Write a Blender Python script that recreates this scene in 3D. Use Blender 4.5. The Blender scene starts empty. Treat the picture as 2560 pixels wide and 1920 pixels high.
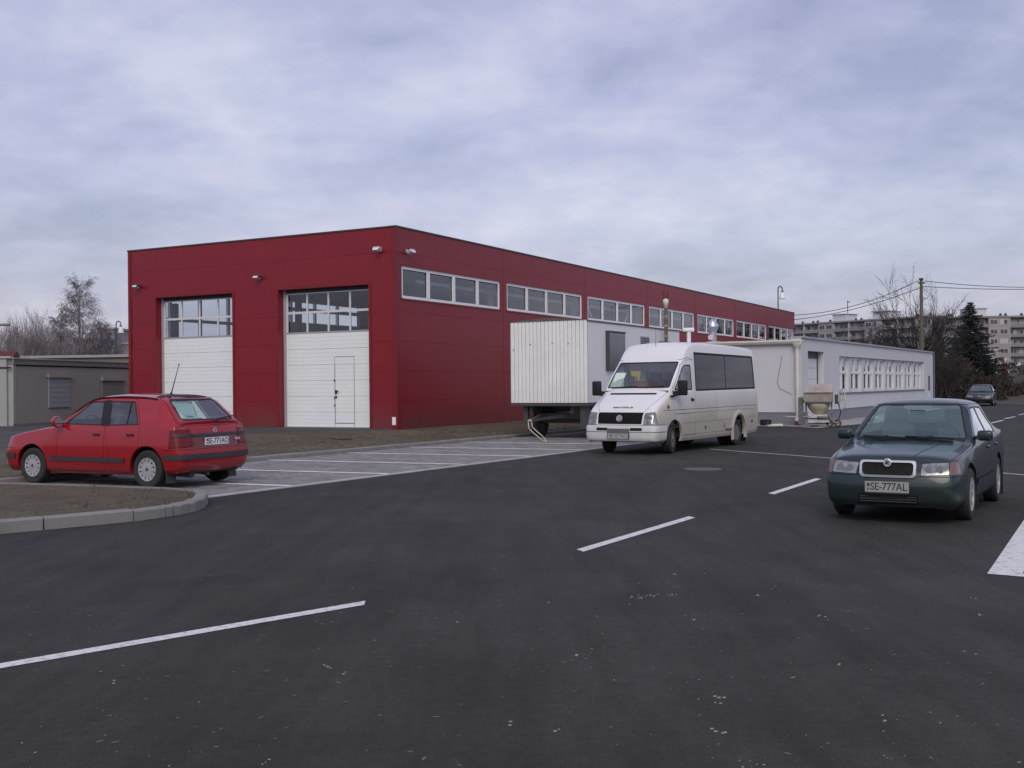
import bpy, bmesh, math, random
from mathutils import Vector, Matrix, noise
sc = bpy.context.scene
COL = sc.collection
rnd = random.Random(7)
R = math.radians

# ---------------------------------------------------------------- camera
CAMH, FPX, ROLL, PITCH = 1.65, 2733.0, 0.0097, 0.0015
f_ = Vector((0, math.cos(PITCH), math.sin(PITCH)))
r0 = Vector((1, 0, 0)); u0 = r0.cross(f_)
r_ = r0*math.cos(ROLL) - u0*math.sin(ROLL)
u_ = u0*math.cos(ROLL) + r0*math.sin(ROLL)
cd = bpy.data.cameras.new('camera')
cam = bpy.data.objects.new('camera', cd); COL.objects.link(cam)
m = Matrix((r_, u_, -f_)).transposed().to_4x4(); m.translation = (0, 0, CAMH)
cam.matrix_world = m
cd.sensor_width = 36; cd.lens = FPX/2560*36; cd.clip_start = 0.1; cd.clip_end = 3000
sc.camera = cam
# a pixel of the 2560 x 1920 photograph to the point at height z
def gp(px, py, z=0.0):
    d = f_ + r_*((px-1280)/FPX) + u_*((960-py)/FPX)
    t = (z-CAMH)/d.z
    p = Vector((0, 0, CAMH)) + d*t
    return (p.x, p.y)
# ... and to the point at depth Y
def dp(px, py, Y):
    d = f_ + r_*((px-1280)/FPX) + u_*((960-py)/FPX)
    return Vector((0, 0, CAMH)) + d*(Y/d.y)

# ---------------------------------------------------------------- view and sky
sc.view_settings.view_transform = 'Standard'; sc.view_settings.look = 'None'
sc.view_settings.exposure = 0.0; sc.view_settings.gamma = 1; sc.view_settings.use_curve_mapping = False
SUN_EL, SUN_AZ = R(42), R(182)      # azimuth from north (+Y), clockwise
w = bpy.data.worlds.new('World'); sc.world = w; w.use_nodes = True
nt = w.node_tree; nt.nodes.clear()
def wn(t, **k):
    n = nt.nodes.new(t)
    for a, b in k.items(): setattr(n, a, b)
    return n
L = nt.links.new
out = wn('ShaderNodeOutputWorld')
sky = wn('ShaderNodeTexSky', sky_type='NISHITA', sun_disc=False)
sky.sun_elevation = SUN_EL; sky.sun_rotation = SUN_AZ; sky.air_density = 1.2; sky.dust_density = 3
bg1 = wn('ShaderNodeBackground'); bg1.inputs[1].default_value = 0.05
L(sky.outputs[0], bg1.inputs[0])
tc = wn('ShaderNodeTexCoord'); sx = wn('ShaderNodeSeparateXYZ'); L(tc.outputs['Generated'], sx.inputs[0])
def math_(op, a, b=None, clamp=False):
    n = wn('ShaderNodeMath', operation=op, use_clamp=clamp)
    for i, v in enumerate((a, b)):
        if v is None: continue
        if isinstance(v, (int, float)): n.inputs[i].default_value = v
        else: L(v, n.inputs[i])
    return n.outputs[0]
zz = math_('MAXIMUM', sx.outputs[2], 0.0)
den = math_('ADD', zz, 0.27)
cx = math_('DIVIDE', sx.outputs[0], den); cy = math_('DIVIDE', sx.outputs[1], den)
comb = wn('ShaderNodeCombineXYZ'); L(cx, comb.inputs[0]); L(cy, comb.inputs[1]); comb.inputs[2].default_value = 3.1
def wnoise(scale, detail, rough, dist, off):
    mp = wn('ShaderNodeMapping'); mp.inputs['Location'].default_value = off
    L(comb.outputs[0], mp.inputs[0])
    n = wn('ShaderNodeTexNoise'); n.inputs['Scale'].default_value = scale; n.inputs['Detail'].default_value = detail
    n.inputs['Roughness'].default_value = rough; n.inputs['Distortion'].default_value = dist
    L(mp.outputs[0], n.inputs['Vector']); return n.outputs['Fac']
n1 = wnoise(1.9, 7, .52, .25, (2.3, 1.7, 0)); n2 = wnoise(6.0, 8, .58, .2, (5.3, 8.1, 1)); n3 = wnoise(0.7, 3, .45, 0, (9.2, 3.7, 2))
cl = math_('ADD', math_('MULTIPLY', n1, .62), math_('MULTIPLY', n2, .38))
rmp = wn('ShaderNodeValToRGB'); L(cl, rmp.inputs[0])
e = rmp.color_ramp.elements
e[0].position = .37; e[0].color = (.285, .285, .43, 1)
e[1].position = .66; e[1].color = (.61, .585, .70, 1)
k = rmp.color_ramp.elements.new(.50); k.color = (.42, .41, .57, 1)
# a little lilac or blue over wide patches, paler towards the horizon
tint = wn('ShaderNodeValToRGB'); L(n3, tint.inputs[0])
tint.color_ramp.elements[0].position = .38; tint.color_ramp.elements[0].color = (.98, .985, 1.0, 1)
tint.color_ramp.elements[1].position = .62; tint.color_ramp.elements[1].color = (1.05, 1.0, 1.02, 1)
mu = wn('ShaderNodeMixRGB', blend_type='MULTIPLY'); mu.inputs[0].default_value = 1
L(rmp.outputs[0], mu.inputs[1]); L(tint.outputs[0], mu.inputs[2])
hz = math_('POWER', math_('SUBTRACT', 1.0, zz, True), 7.0)
pm = wn('ShaderNodeMixRGB'); L(math_('MULTIPLY', hz, .30), pm.inputs[0]); L(mu.outputs[0], pm.inputs[1]); pm.inputs[2].default_value = (.44, .435, .57, 1)
bg2 = wn('ShaderNodeBackground'); L(pm.outputs[0], bg2.inputs[0]); bg2.inputs[1].default_value = 0.83
ad = wn('ShaderNodeAddShader'); L(bg1.outputs[0], ad.inputs[0]); L(bg2.outputs[0], ad.inputs[1]); L(ad.outputs[0], out.inputs[0])
sd = bpy.data.lights.new('sun', 'SUN'); sd.energy = 1.15; sd.angle = R(35); sd.color = (1, .93, .80)
so = bpy.data.objects.new('sun', sd); COL.objects.link(so)
sdir = Vector((math.sin(SUN_AZ)*math.cos(SUN_EL), math.cos(SUN_AZ)*math.cos(SUN_EL), math.sin(SUN_EL)))
so.rotation_euler = sdir.to_track_quat('Z', 'Y').to_euler(); so.location = (0, 0, 60)
sc.cycles.transparent_max_bounces = 24; sc.cycles.max_bounces = 8
sc.cycles.use_denoising = True

# ---------------------------------------------------------------- materials
MATS = {}
def mat(name, col, rough=.6, metal=0, spec=.5, coat=0, var=0, vscale=3, bump=0, bscale=40, colattr=False, stretch=None, dirt=None, sidey=None):
    """procedural principled material: base colour, soft tonal variation by noise, fine bump"""
    if name in MATS: return MATS[name]
    m = bpy.data.materials.new(name); m.use_nodes = True; MATS[name] = m
    t = m.node_tree; b = t.nodes['Principled BSDF']; l = t.links.new
    b.inputs['Base Color'].default_value = (*col, 1); b.inputs['Roughness'].default_value = rough
    b.inputs['Metallic'].default_value = metal; b.inputs['Specular IOR Level'].default_value = spec
    b.inputs['Coat Weight'].default_value = coat; b.inputs['Coat Roughness'].default_value = .06
    co = t.nodes.new('ShaderNodeTexCoord'); src = co.outputs['Object']
    if stretch:
        mp = t.nodes.new('ShaderNodeMapping'); mp.inputs['Scale'].default_value = stretch; l(src, mp.inputs[0]); src = mp.outputs[0]
    last = None
    if var or colattr:
        n = t.nodes.new('ShaderNodeTexNoise'); n.inputs['Scale'].default_value = vscale; n.inputs['Detail'].default_value = 6; n.inputs['Roughness'].default_value = .62
        l(src, n.inputs['Vector'])
        mr = t.nodes.new('ShaderNodeMapRange'); mr.inputs[1].default_value = .25; mr.inputs[2].default_value = .75
        mr.inputs[3].default_value = 1-var; mr.inputs[4].default_value = 1+var; l(n.outputs['Fac'], mr.inputs[0])
        mx = t.nodes.new('ShaderNodeVectorMath'); mx.operation = 'MULTIPLY'
        mx.inputs[0].default_value = col; l(mr.outputs[0], mx.inputs[1])
        last = mx.outputs[0]
        if colattr:
            at = t.nodes.new('ShaderNodeAttribute'); at.attribute_name = 'tone'
            m2 = t.nodes.new('ShaderNodeVectorMath'); m2.operation = 'MULTIPLY'; l(last, m2.inputs[0]); l(at.outputs['Color'], m2.inputs[1]); last = m2.outputs[0]
    if dirt:   # (colour, amount, scale): splashed road dirt, more of it low down
        dc, da, ds, ztop = dirt
        n = t.nodes.new('ShaderNodeTexNoise'); n.inputs['Scale'].default_value = ds; n.inputs['Detail'].default_value = 5; l(co.outputs['Object'], n.inputs['Vector'])
        s = t.nodes.new('ShaderNodeSeparateXYZ'); l(co.outputs['Object'], s.inputs[0])
        mr = t.nodes.new('ShaderNodeMapRange'); mr.inputs[1].default_value = ztop; mr.inputs[2].default_value = .15; mr.inputs[3].default_value = 0; mr.inputs[4].default_value = da; l(s.outputs[2], mr.inputs[0])
        mm = t.nodes.new('ShaderNodeMath'); mm.operation = 'MULTIPLY'; l(mr.outputs[0], mm.inputs[0])
        m3 = t.nodes.new('ShaderNodeMapRange'); m3.inputs[1].default_value = .25; m3.inputs[2].default_value = .65; m3.inputs[3].default_value = .6; m3.inputs[4].default_value = 1.25; l(n.outputs['Fac'], m3.inputs[0])
        l(m3.outputs[0], mm.inputs[1])
        if sidey:      # spray thrown along the flanks only
            ab = t.nodes.new('ShaderNodeMath'); ab.operation = 'ABSOLUTE'; l(s.outputs[1], ab.inputs[0])
            ms = t.nodes.new('ShaderNodeMapRange'); ms.inputs[1].default_value = sidey-.06; ms.inputs[2].default_value = sidey+.02; l(ab.outputs[0], ms.inputs[0])
            m5 = t.nodes.new('ShaderNodeMath'); m5.operation = 'MULTIPLY'; l(mm.outputs[0], m5.inputs[0]); l(ms.outputs[0], m5.inputs[1]); mm = m5
        mx = t.nodes.new('ShaderNodeMixRGB'); l(mm.outputs[0], mx.inputs[0])
        if last: l(last, mx.inputs[1])
        else: mx.inputs[1].default_value = (*col, 1)
        mx.inputs[2].default_value = (*dc, 1); last = mx.outputs[0]
        rr = t.nodes.new('ShaderNodeMapRange'); rr.inputs[3].default_value = rough; rr.inputs[4].default_value = .8; l(mm.outputs[0], rr.inputs[0]); l(rr.outputs[0], b.inputs['Roughness'])
        cc = t.nodes.new('ShaderNodeMath'); cc.operation = 'SUBTRACT'; cc.use_clamp = True; cc.inputs[0].default_value = coat; l(mm.outputs[0], cc.inputs[1]); l(cc.outputs[0], b.inputs['Coat Weight'])
    if last: l(last, b.inputs['Base Color'])
    if bump:
        n = t.nodes.new('ShaderNodeTexNoise'); n.inputs['Scale'].default_value = bscale; n.inputs['Detail'].default_value = 4; l(src, n.inputs['Vector'])
        bp = t.nodes.new('ShaderNodeBump'); bp.inputs['Strength'].default_value = bump; bp.inputs['Distance'].default_value = .01
        l(n.outputs['Fac'], bp.inputs['Height']); l(bp.outputs[0], b.inputs['Normal'])
    return m
def glass(name, tint=(.5, .55, .55), rough=.02, ior=1.5, refl=1.0):
    if name in MATS: return MATS[name]
    m = bpy.data.materials.new(name); m.use_nodes = True; MATS[name] = m
    t = m.node_tree; t.nodes.clear(); l = t.links.new
    o = t.nodes.new('ShaderNodeOutputMaterial'); mx = t.nodes.new('ShaderNodeMixShader')
    g = t.nodes.new('ShaderNodeBsdfGlossy'); g.inputs['Roughness'].default_value = rough; g.inputs['Color'].default_value = (.95, .97, 1, 1)
    tr = t.nodes.new('ShaderNodeBsdfTransparent'); tr.inputs[0].default_value = (*tint, 1)
    fr = t.nodes.new('ShaderNodeFresnel'); fr.inputs['IOR'].default_value = ior
    mm = t.nodes.new('ShaderNodeMath'); mm.operation = 'MULTIPLY'; mm.use_clamp = True; mm.inputs[1].default_value = refl; l(fr.outputs[0], mm.inputs[0])
    ge = t.nodes.new('ShaderNodeNewGeometry'); iv = t.nodes.new('ShaderNodeMath'); iv.operation = 'SUBTRACT'; iv.inputs[0].default_value = 1; l(ge.outputs['Backfacing'], iv.inputs[1])
    m2 = t.nodes.new('ShaderNodeMath'); m2.operation = 'MULTIPLY'; l(mm.outputs[0], m2.inputs[0]); l(iv.outputs[0], m2.inputs[1])   # a thin pane: no total reflection at its inner face
    l(m2.outputs[0], mx.inputs[0]); l(tr.outputs[0], mx.inputs[1]); l(g.outputs[0], mx.inputs[2]); l(mx.outputs[0], o.inputs[0])
    return m

# ---------------------------------------------------------------- object helpers
def tag(o, label=None, cat=None, group=None, kind=None):
    if label: o['label'] = label
    if cat: o['category'] = cat
    if group: o['group'] = group
    if kind: o['kind'] = kind
    return o
def empty(name, loc=(0, 0, 0), rz=0, label=None, cat=None, group=None, kind=None):
    o = bpy.data.objects.new(name, None); COL.objects.link(o); o.location = loc; o.rotation_euler = (0, 0, rz); o.empty_display_size = .2
    return tag(o, label, cat, group, kind)
def kids(o): return [c for c in bpy.data.objects if c.parent is o]
def copy_tree(o, parent=None):
    c = o.copy(); COL.objects.link(c); c.parent = parent
    for ch in CH.get(o.name, ()):
        copy_tree(ch, c)
    return c
CH = {}
def link(name, me, ma=None, parent=None, smooth=False, angle=None):
    o = bpy.data.objects.new(name, me); COL.objects.link(o)
    if ma is not None and not me.materials:
        for x in (ma if isinstance(ma, (list, tuple)) else [ma]): me.materials.append(x)
    if parent is not None:
        o.parent = parent; CH.setdefault(parent.name, []).append(o)
    if smooth:
        me.shade_smooth()
        if angle is not None: me.set_sharp_from_angle(angle=R(angle))
    return o
class MB:
    """collects shapes and links them as one mesh object"""
    def __init__(s): s.v = []; s.f = []; s.t = None
    def add(s, vs, fs):
        n = len(s.v); s.v += [tuple(x) for x in vs]; s.f += [tuple(i+n for i in q) for q in fs]; return s
    def box(s, x0, x1, y0, y1, z0, z1):
        x0, x1 = sorted((x0, x1)); y0, y1 = sorted((y0, y1)); z0, z1 = sorted((z0, z1))
        return s.add([(x0, y0, z0), (x1, y0, z0), (x1, y1, z0), (x0, y1, z0), (x0, y0, z1), (x1, y0, z1), (x1, y1, z1), (x0, y1, z1)],
                     [(0, 3, 2, 1), (4, 5, 6, 7), (0, 1, 5, 4), (1, 2, 6, 5), (2, 3, 7, 6), (3, 0, 4, 7)])
    def cbox(s, c, sz, M=None):
        x, y, z = [a/2 for a in sz]
        vs = [Vector(p) for p in ((-x, -y, -z), (x, -y, -z), (x, y, -z), (-x, y, -z), (-x, -y, z), (x, -y, z), (x, y, z), (-x, y, z))]
        if M is not None: vs = [M @ p for p in vs]
        return s.add([p+Vector(c) for p in vs], [(0, 3, 2, 1), (4, 5, 6, 7), (0, 1, 5, 4), (1, 2, 6, 5), (2, 3, 7, 6), (3, 0, 4, 7)])
    def bar(s, a, b, wd, hg, up=(0, 0, 1)):
        a, b = Vector(a), Vector(b); d = (b-a).normalized(); up = Vector(up)
        if abs(d.dot(up)) > .98: up = Vector((1, 0, 0))
        sd_ = d.cross(up).normalized()*wd/2; uu = sd_.cross(d).normalized()*hg/2
        return s.add([a-sd_-uu, a+sd_-uu, a+sd_+uu, a-sd_+uu, b-sd_-uu, b+sd_-uu, b+sd_+uu, b-sd_+uu],
                     [(0, 3, 2, 1), (4, 5, 6, 7), (0, 1, 5, 4), (1, 2, 6, 5), (2, 3, 7, 6), (3, 0, 4, 7)])
    def tube(s, pts, rad, n=8, cap=True):
        pts = [Vector(p) for p in pts]; k = len(pts)
        rad = [rad]*k if isinstance(rad, (int, float)) else rad
        base = len(s.v); prev = None
        for i, p in enumerate(pts):
            d = (pts[min(i+1, k-1)]-pts[max(i-1, 0)]).normalized()
            if prev is None:
                a = Vector((0, 0, 1)) if abs(d.z) < .9 else Vector((1, 0, 0)); x = d.cross(a).normalized()
            else: x = (prev - d*prev.dot(d)).normalized()
            prev = x; y = d.cross(x)
            for j in range(n):
                t = 2*math.pi*j/n; s.v.append(tuple(p + (x*math.cos(t)+y*math.sin(t))*rad[i]))
        for i in range(k-1):
            for j in range(n):
                a = base+i*n+j; b = base+i*n+(j+1) % n; s.f.append((a, b, b+n, a+n))
        if cap:
            s.f.append(tuple(base+j for j in range(n))[::-1]); s.f.append(tuple(base+(k-1)*n+j for j in range(n)))
        return s
    def lathe(s, prof, c=(0, 0, 0), axis='z', n=24, close=False):
        """prof: (radius, height) pairs about an axis through c"""
        base = len(s.v); c = Vector(c)
        for r, h in prof:
            for j in range(n):
                t = 2*math.pi*j/n; a, b = r*math.cos(t), r*math.sin(t)
                p = {'z': (a, b, h), 'y': (a, h, b), 'x': (h, a, b)}[axis]; s.v.append(tuple(c+Vector(p)))
        k = len(prof)
        for i in range(k-1 if not close else k):
            for j in range(n):
                a = base+i*n+j; b = base+i*n+(j+1) % n; i2 = (i+1) % k
                q = (a, b, base+i2*n+(j+1) % n, base+i2*n+j); s.f.append(q if axis != 'y' else q[::-1])
        if not close:
            for i, rev in ((0, True), (k-1, False)):
                if prof[i][0] > 1e-4:
                    q = tuple(base+i*n+j for j in range(n)); s.f.append(q[::-1] if (rev != (axis == 'y')) else q)
        return s
    def prism(s, poly, z0, z1, M=None):
        """poly in xy, extruded along z, then moved by M"""
        n = len(poly); a = [Vector((x, y, z0)) for x, y in poly]; b = [Vector((x, y, z1)) for x, y in poly]
        vs = a+b
        if M is not None: vs = [M @ p for p in vs]
        ar = sum(poly[i][0]*poly[(i+1) % n][1]-poly[(i+1) % n][0]*poly[i][1] for i in range(n))
        fs = [tuple(range(n))[::-1], tuple(range(n, 2*n))]+[(i, (i+1) % n, n+(i+1) % n, n+i) for i in range(n)]
        if ar < 0: fs = [q[::-1] for q in fs]
        return s.add(vs, fs)
    def mesh(s, name):
        me = bpy.data.meshes.new(name); me.from_pydata(s.v, [], s.f); me.update()
        return me
    def build(s, name, ma, parent=None, smooth=False, angle=40, bevel=0):
        me = s.mesh(name)
        if bevel:
            b = bmesh.new(); b.from_mesh(me)
            es = [e for e in b.edges if len(e.link_faces) == 2 and e.calc_face_angle(0) > .5]
            bmesh.ops.bevel(b, geom=es, offset=bevel, segments=2, affect='EDGES', profile=.5, clamp_overlap=True)
            b.to_mesh(me); b.free(); smooth = True; angle = 50
        return link(name, me, ma, parent, smooth, angle if smooth else None)
def text(name, s, size, loc, M, ma, parent, extrude=.002, spacing=1.0):
    cu = bpy.data.curves.new(name, 'FONT'); cu.body = s; cu.size = size; cu.align_x = 'CENTER'; cu.align_y = 'CENTER'; cu.extrude = extrude; cu.space_character = spacing
    cu.resolution_u = 2
    o = bpy.data.objects.new(name, cu); COL.objects.link(o)
    dg = bpy.context.evaluated_depsgraph_get(); me = bpy.data.meshes.new_from_object(o.evaluated_get(dg))
    bpy.data.objects.remove(o); bpy.data.curves.remove(cu)
    me.transform(Matrix.Translation(loc) @ M.to_4x4()); me.name = name; me.materials.clear()
    return link(name, me, ma, parent)
FACE_X = Matrix(((0, 0, 1), (1, 0, 0), (0, 1, 0)))       # text read from +x looking back
FACE_NX = Matrix(((0, 0, -1), (-1, 0, 0), (0, 1, 0)))
FACE_Y = Matrix(((-1, 0, 0), (0, 0, 1), (0, 1, 0)))
FACE_NY = Matrix(((1, 0, 0), (0, 0, -1), (0, 1, 0)))

M_RED = mat('red_cladding', (.205, .005, .014), .42, spec=.5, var=.08, vscale=.5, bump=.07, bscale=3, stretch=(.3, .3, 3), dirt=((.085, .045, .038), .45, 1.1, .9))
M_REDTRIM = mat('red_trim', (.175, .005, .012), .42, var=.05)
M_WHITE = mat('white_frame', (.80, .81, .83), .4, var=.04, vscale=2)
M_DOORW = mat('door_white', (.78, .82, .83), .5, var=.04, vscale=1.2)
M_GASKET = mat('dark_gasket', (.03, .03, .035), .6)
M_BROWNFL = mat('brown_flashing', (.055, .035, .025), .5, var=.1)
M_GREYSTEEL = mat('galvanised', (.42, .43, .45), .45, metal=.6, var=.15)
M_INT = mat('interior_grey', (.50, .51, .54), .8, var=.08)
M_FLOOR = mat('hall_floor', (.22, .22, .22), .6, var=.15)
M_PLASTER = mat('plaster', (.57, .59, .63), .85, var=.04, vscale=.7, bump=.15, bscale=60)
M_PLINTH = mat('plinth', (.19, .20, .235), .85, var=.06, vscale=1.5, bump=.2, bscale=60)
M_CREAM = mat('cream_plastic', (.62, .62, .56), .5, var=.08)
M_BLACK = mat('black_plastic', (.016, .016, .018), .6, spec=.3)
M_DARKSTEEL = mat('dark_steel', (.05, .05, .052), .55, var=.3, vscale=8)
M_WIN = glass('window_glass', (.80, .84, .86), .01, 1.5, 2.1)
M_DARKWIN = mat('dark_glass', (.03, .035, .045), .08, spec=.9, var=.4, vscale=.6)
# ================================================================ the ground
def ground_mat(name, base, patches, specks=None, rough=.85, bumpd=.004, fine=120, streak=None):
    m = bpy.data.materials.new(name); m.use_nodes = True; t = m.node_tree; b = t.nodes['Principled BSDF']; l = t.links.new
    co = t.nodes.new('ShaderNodeTexCoord')
    def nz(sc_, det, ro=.6, vec=None, dist=0):
        n = t.nodes.new('ShaderNodeTexNoise'); n.inputs['Scale'].default_value = sc_; n.inputs['Detail'].default_value = det
        n.inputs['Roughness'].default_value = ro; n.inputs['Distortion'].default_value = dist
        l(vec or co.outputs['Object'], n.inputs['Vector']); return n.outputs['Fac']
    def ramp(src, *st):
        r = t.nodes.new('ShaderNodeValToRGB'); l(src, r.inputs[0]); es = r.color_ramp.elements
        es[0].position, es[0].color = st[0][0], (*st[0][1], 1); es[1].position, es[1].color = st[-1][0], (*st[-1][1], 1)
        for p, c in st[1:-1]: x = es.new(p); x.color = (*c, 1)
        return r.outputs[0]
    def mix(mode, a, c, f=1.0):
        x = t.nodes.new('ShaderNodeMixRGB'); x.blend_type = mode
        if isinstance(f, float): x.inputs[0].default_value = f
        else: l(f, x.inputs[0])
        l(a, x.inputs[1])
        if isinstance(c, tuple): x.inputs[2].default_value = (*c, 1)
        else: l(c, x.inputs[2])
        return x.outputs[0]
    g = lambda v: (v, v, v)
    c = ramp(nz(patches[0], 6, .6), (.3, base[0]), (.7, base[1]))
    c = mix('MULTIPLY', c, ramp(nz(patches[1], 5, .65, dist=.5), (.3, g(.80)), (.7, g(1.22))))
    c = mix('MULTIPLY', c, ramp(nz(fine, 2, .7), (.25, g(.48)), (.75, g(1.55)))); c = mix('MULTIPLY', c, ramp(nz(14, 5, .7), (.3, g(.82)), (.7, g(1.2))))
    if streak:
        mp = t.nodes.new('ShaderNodeMapping'); mp.inputs['Rotation'].default_value = (0, 0, R(-30)); mp.inputs['Scale'].default_value = (3.0, .35, 1)
        l(co.outputs['Object'], mp.inputs[0])
        c = mix('MULTIPLY', c, ramp(nz(1.1, 4, .6, mp.outputs[0]), (.35, g(.84)), (.65, g(1.16))))
    if specks:   # scattered pale chippings and scuffs
        v = t.nodes.new('ShaderNodeTexVoronoi'); v.inputs['Scale'].default_value = specks[0]; l(co.outputs['Object'], v.inputs['Vector'])
        msk = ramp(v.outputs['Distance'], (0.0, g(1)), (specks[1], g(1)), (specks[1]+.04, g(0)))
        dens = ramp(nz(.45, 3), (.48, g(0)), (.68, g(.8)))
        x = t.nodes.new('ShaderNodeVectorMath'); x.operation = 'MULTIPLY'; l(msk, x.inputs[0]); l(dens, x.inputs[1])
        c = mix('MIX', c, specks[2], x.outputs[0])
        mq = t.nodes.new('ShaderNodeMapping'); mq.inputs['Rotation'].default_value = (0, 0, R(12)); mq.inputs['Scale'].default_value = (1.6, 5.0, 1); l(co.outputs['Object'], mq.inputs[0])
        c = mix('MIX', c, (.115, .108, .10), ramp(nz(1.5, 9, .78, mq.outputs[0], .4), (.60, g(0)), (.74, g(.42))))
        sc2 = ramp(nz(3.5, 10, .8, dist=.6), (.64, g(0)), (.80, g(.30)))
        c = mix('MIX', c, (.17, .165, .155), sc2)
    l(c, b.inputs['Base Color']); b.inputs['Roughness'].default_value = rough; b.inputs['Specular IOR Level'].default_value = .22
    bp = t.nodes.new('ShaderNodeBump'); bp.inputs['Strength'].default_value = .6; bp.inputs['Distance'].default_value = bumpd
    l(nz(fine, 3, .7), bp.inputs['Height']); l(bp.outputs[0], b.inputs['Normal'])
    return m
M_ASPH = ground_mat('asphalt', ((.028, .029, .0265), (.044, .0445, .0425)), (.12, .9), (7, .030, (.18, .17, .16)), .85, .006, 95, True)
M_APRON = ground_mat('old_asphalt', ((.055, .055, .058), (.075, .073, .072)), (.2, 1.2), None, .85, .003, 120)
M_SOIL = ground_mat('bare_soil', ((.070, .060, .044), (.118, .102, .076)), (.35, 2.2), (6, .06, (.22, .20, .17)), .95, .02, 45)
M_GRASS = ground_mat('rough_ground', ((.030, .028, .018), (.058, .050, .034)), (.08, .8), None, .95, .03, 12)
M_CONC = ground_mat('gravel_strip', ((.25, .245, .24), (.36, .35, .34)), (.5, 3), None, .9, .006, 60)
M_KERB = mat('kerb_concrete', (.21, .21, .205), .85, var=.22, vscale=2.5, bump=.4, bscale=35)
M_PAVE = mat('paving_block', (.215, .21, .21), .8, var=.2, vscale=1.1, colattr=True, bump=.2, bscale=80)
M_JOINT = mat('paving_bed', (.10, .095, .09), .95, var=.2)
def paint_mat():
    m = mat('road_paint', (.72, .73, .73), .6)
    t = m.node_tree; b = t.nodes['Principled BSDF']; l = t.links.new
    co = t.nodes.new('ShaderNodeTexCoord'); n = t.nodes.new('ShaderNodeTexNoise'); n.inputs['Scale'].default_value = 14; n.inputs['Detail'].default_value = 8; n.inputs['Roughness'].default_value = .75
    l(co.outputs['Object'], n.inputs['Vector']); r = t.nodes.new('ShaderNodeValToRGB'); l(n.outputs['Fac'], r.inputs[0])
    e = r.color_ramp.elements; e[0].position = .33; e[0].color = (.24, .24, .24, 1); e[1].position = .50; e[1].color = (.66, .67, .67, 1)
    l(r.outputs[0], b.inputs['Base Color']); return m
M_PAINT = paint_mat()
M_PAINTOLD = mat('worn_paint', (.70, .70, .71), .7, var=.3, vscale=4)

def sheet(name, poly, z, ma, parent=None, kind=None, skirt=0):
    m = MB(); m.add([(x, y, z) for x, y in poly], [tuple(range(len(poly)))])
    if skirt:
        n = len(poly); k_ = len(m.v); cx_ = sum(p[0] for p in poly)/n; cy_ = sum(p[1] for p in poly)/n
        m.v += [(x, y, z) for x, y in poly]+[(x+(x-cx_)*.0+(.5 if x > cx_ else -.5)*0, y-skirt*5, z-skirt) for x, y in poly]
        m.f += [(k_+i, k_+(i+1) % n, k_+n+(i+1) % n, k_+n+i) for i in range(n)]
    ar = sum(poly[i][0]*poly[(i+1) % len(poly)][1]-poly[(i+1) % len(poly)][0]*poly[i][1] for i in range(len(poly)))
    if ar < 0: m.f = [m.f[0][::-1]]
    o = m.build(name, ma, parent)
    if kind: o['kind'] = kind
    return o
sheet('ground', [(-1500, -60), (1500, -60), (1500, 2500), (-1500, 2500)], -.05, M_GRASS, kind='structure')
road = sheet('road', [(-60, -15), (60, -15), (200, 92), (46, 88), (24, 92), (20, 74), (9.8, 47), (-60, 47)], 0, M_ASPH, kind='structure')

# painted markings lie 4 mm above the asphalt
def line_quad(a, b, wd, z=.004, skew=0):
    a, b = Vector((*a, 0)), Vector((*b, 0)); d = (b-a).normalized(); n = Vector((-d.y, d.x, 0))*wd/2; s_ = d*skew
    k = max(1, int((b-a).length/1.0)); m = MB(); vs = []
    for i in range(k+1):
        p = a+(b-a)*i/k; vs += [(*(p-n-s_).xy, z), (*(p+n+s_).xy, z)]
    return m.add(vs, [(2*i, 2*i+2, 2*i+3, 2*i+1) for i in range(k)])
for a, b in (((926-12, 1510), (-60, 1681)),):
    A, B = gp(912, 1508), gp(0, 1666); dx, dy = B[0]-A[0], B[1]-A[1]
    line_quad((A[0]+dx*1.13, A[1]+dy*1.13), A, .125, skew=.05).build('lane_dash', M_PAINT, road)
for a, b in (((1450, 1377), (1730, 1293)), ((1928, 1235), (2046, 1197)), ((2477, 1058), (2508, 1050.5)), ((2512, 1047), (2538, 1041.5)), ((2546, 1037.5), (2565, 1034))):
    line_quad(gp(*a), gp(*b), .125, skew=.05).build('lane_dash', M_PAINT, road)
line_quad(gp(1775, 1123), gp(2083, 1146), .07).build('cross_line', M_PAINT, road)
line_quad(gp(2490, 1181.5), gp(2600, 1191), .07).build('cross_line', M_PAINT, road)
line_quad(gp(2498, 1236), gp(2600, 1240), .02, z=.003).build('sealed_crack', M_JOINT, road)
line_quad(gp(2490, 1007), gp(2620, 1008.5), .35).build('edge_line', M_PAINT, road)
p0, p1, p2 = gp(2468, 1435), gp(2562, 1297), gp(2562, 1443)
d1 = (Vector(p1)-Vector(p0)).normalized(); d2 = (Vector(p2)-Vector(p0)).normalized(); P0 = Vector(p0)
q = [P0, P0+d2*.9, P0+d2*.9+d1*.10, P0+d2*.265+d1*.10, P0+d2*.265+d1*.24, P0+d2*.9+d1*.24, P0+d2*.9+d1*3.0, P0+d1*7.5]
q = [P0, P0+d2*.9, P0+d2*.9+d1*.16, P0+d2*.268+d1*.16, P0+d1*.16]
sheet('box_marking', [tuple(v) for v in q], .004, M_PAINT, road)
q = [P0+d1*.16, P0+d2*.268+d1*.16, P0+d2*.268+d1*.45, P0+d1*.45]
sheet('box_marking', [tuple(v) for v in q], .004, M_PAINT, road)
q = [P0+d1*.45, P0+d2*.9+d1*.45, P0+d2*.9+d1*5, P0+d1*5]
sheet('box_marking', [tuple(v) for v in q], .004, M_PAINT, road)

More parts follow.
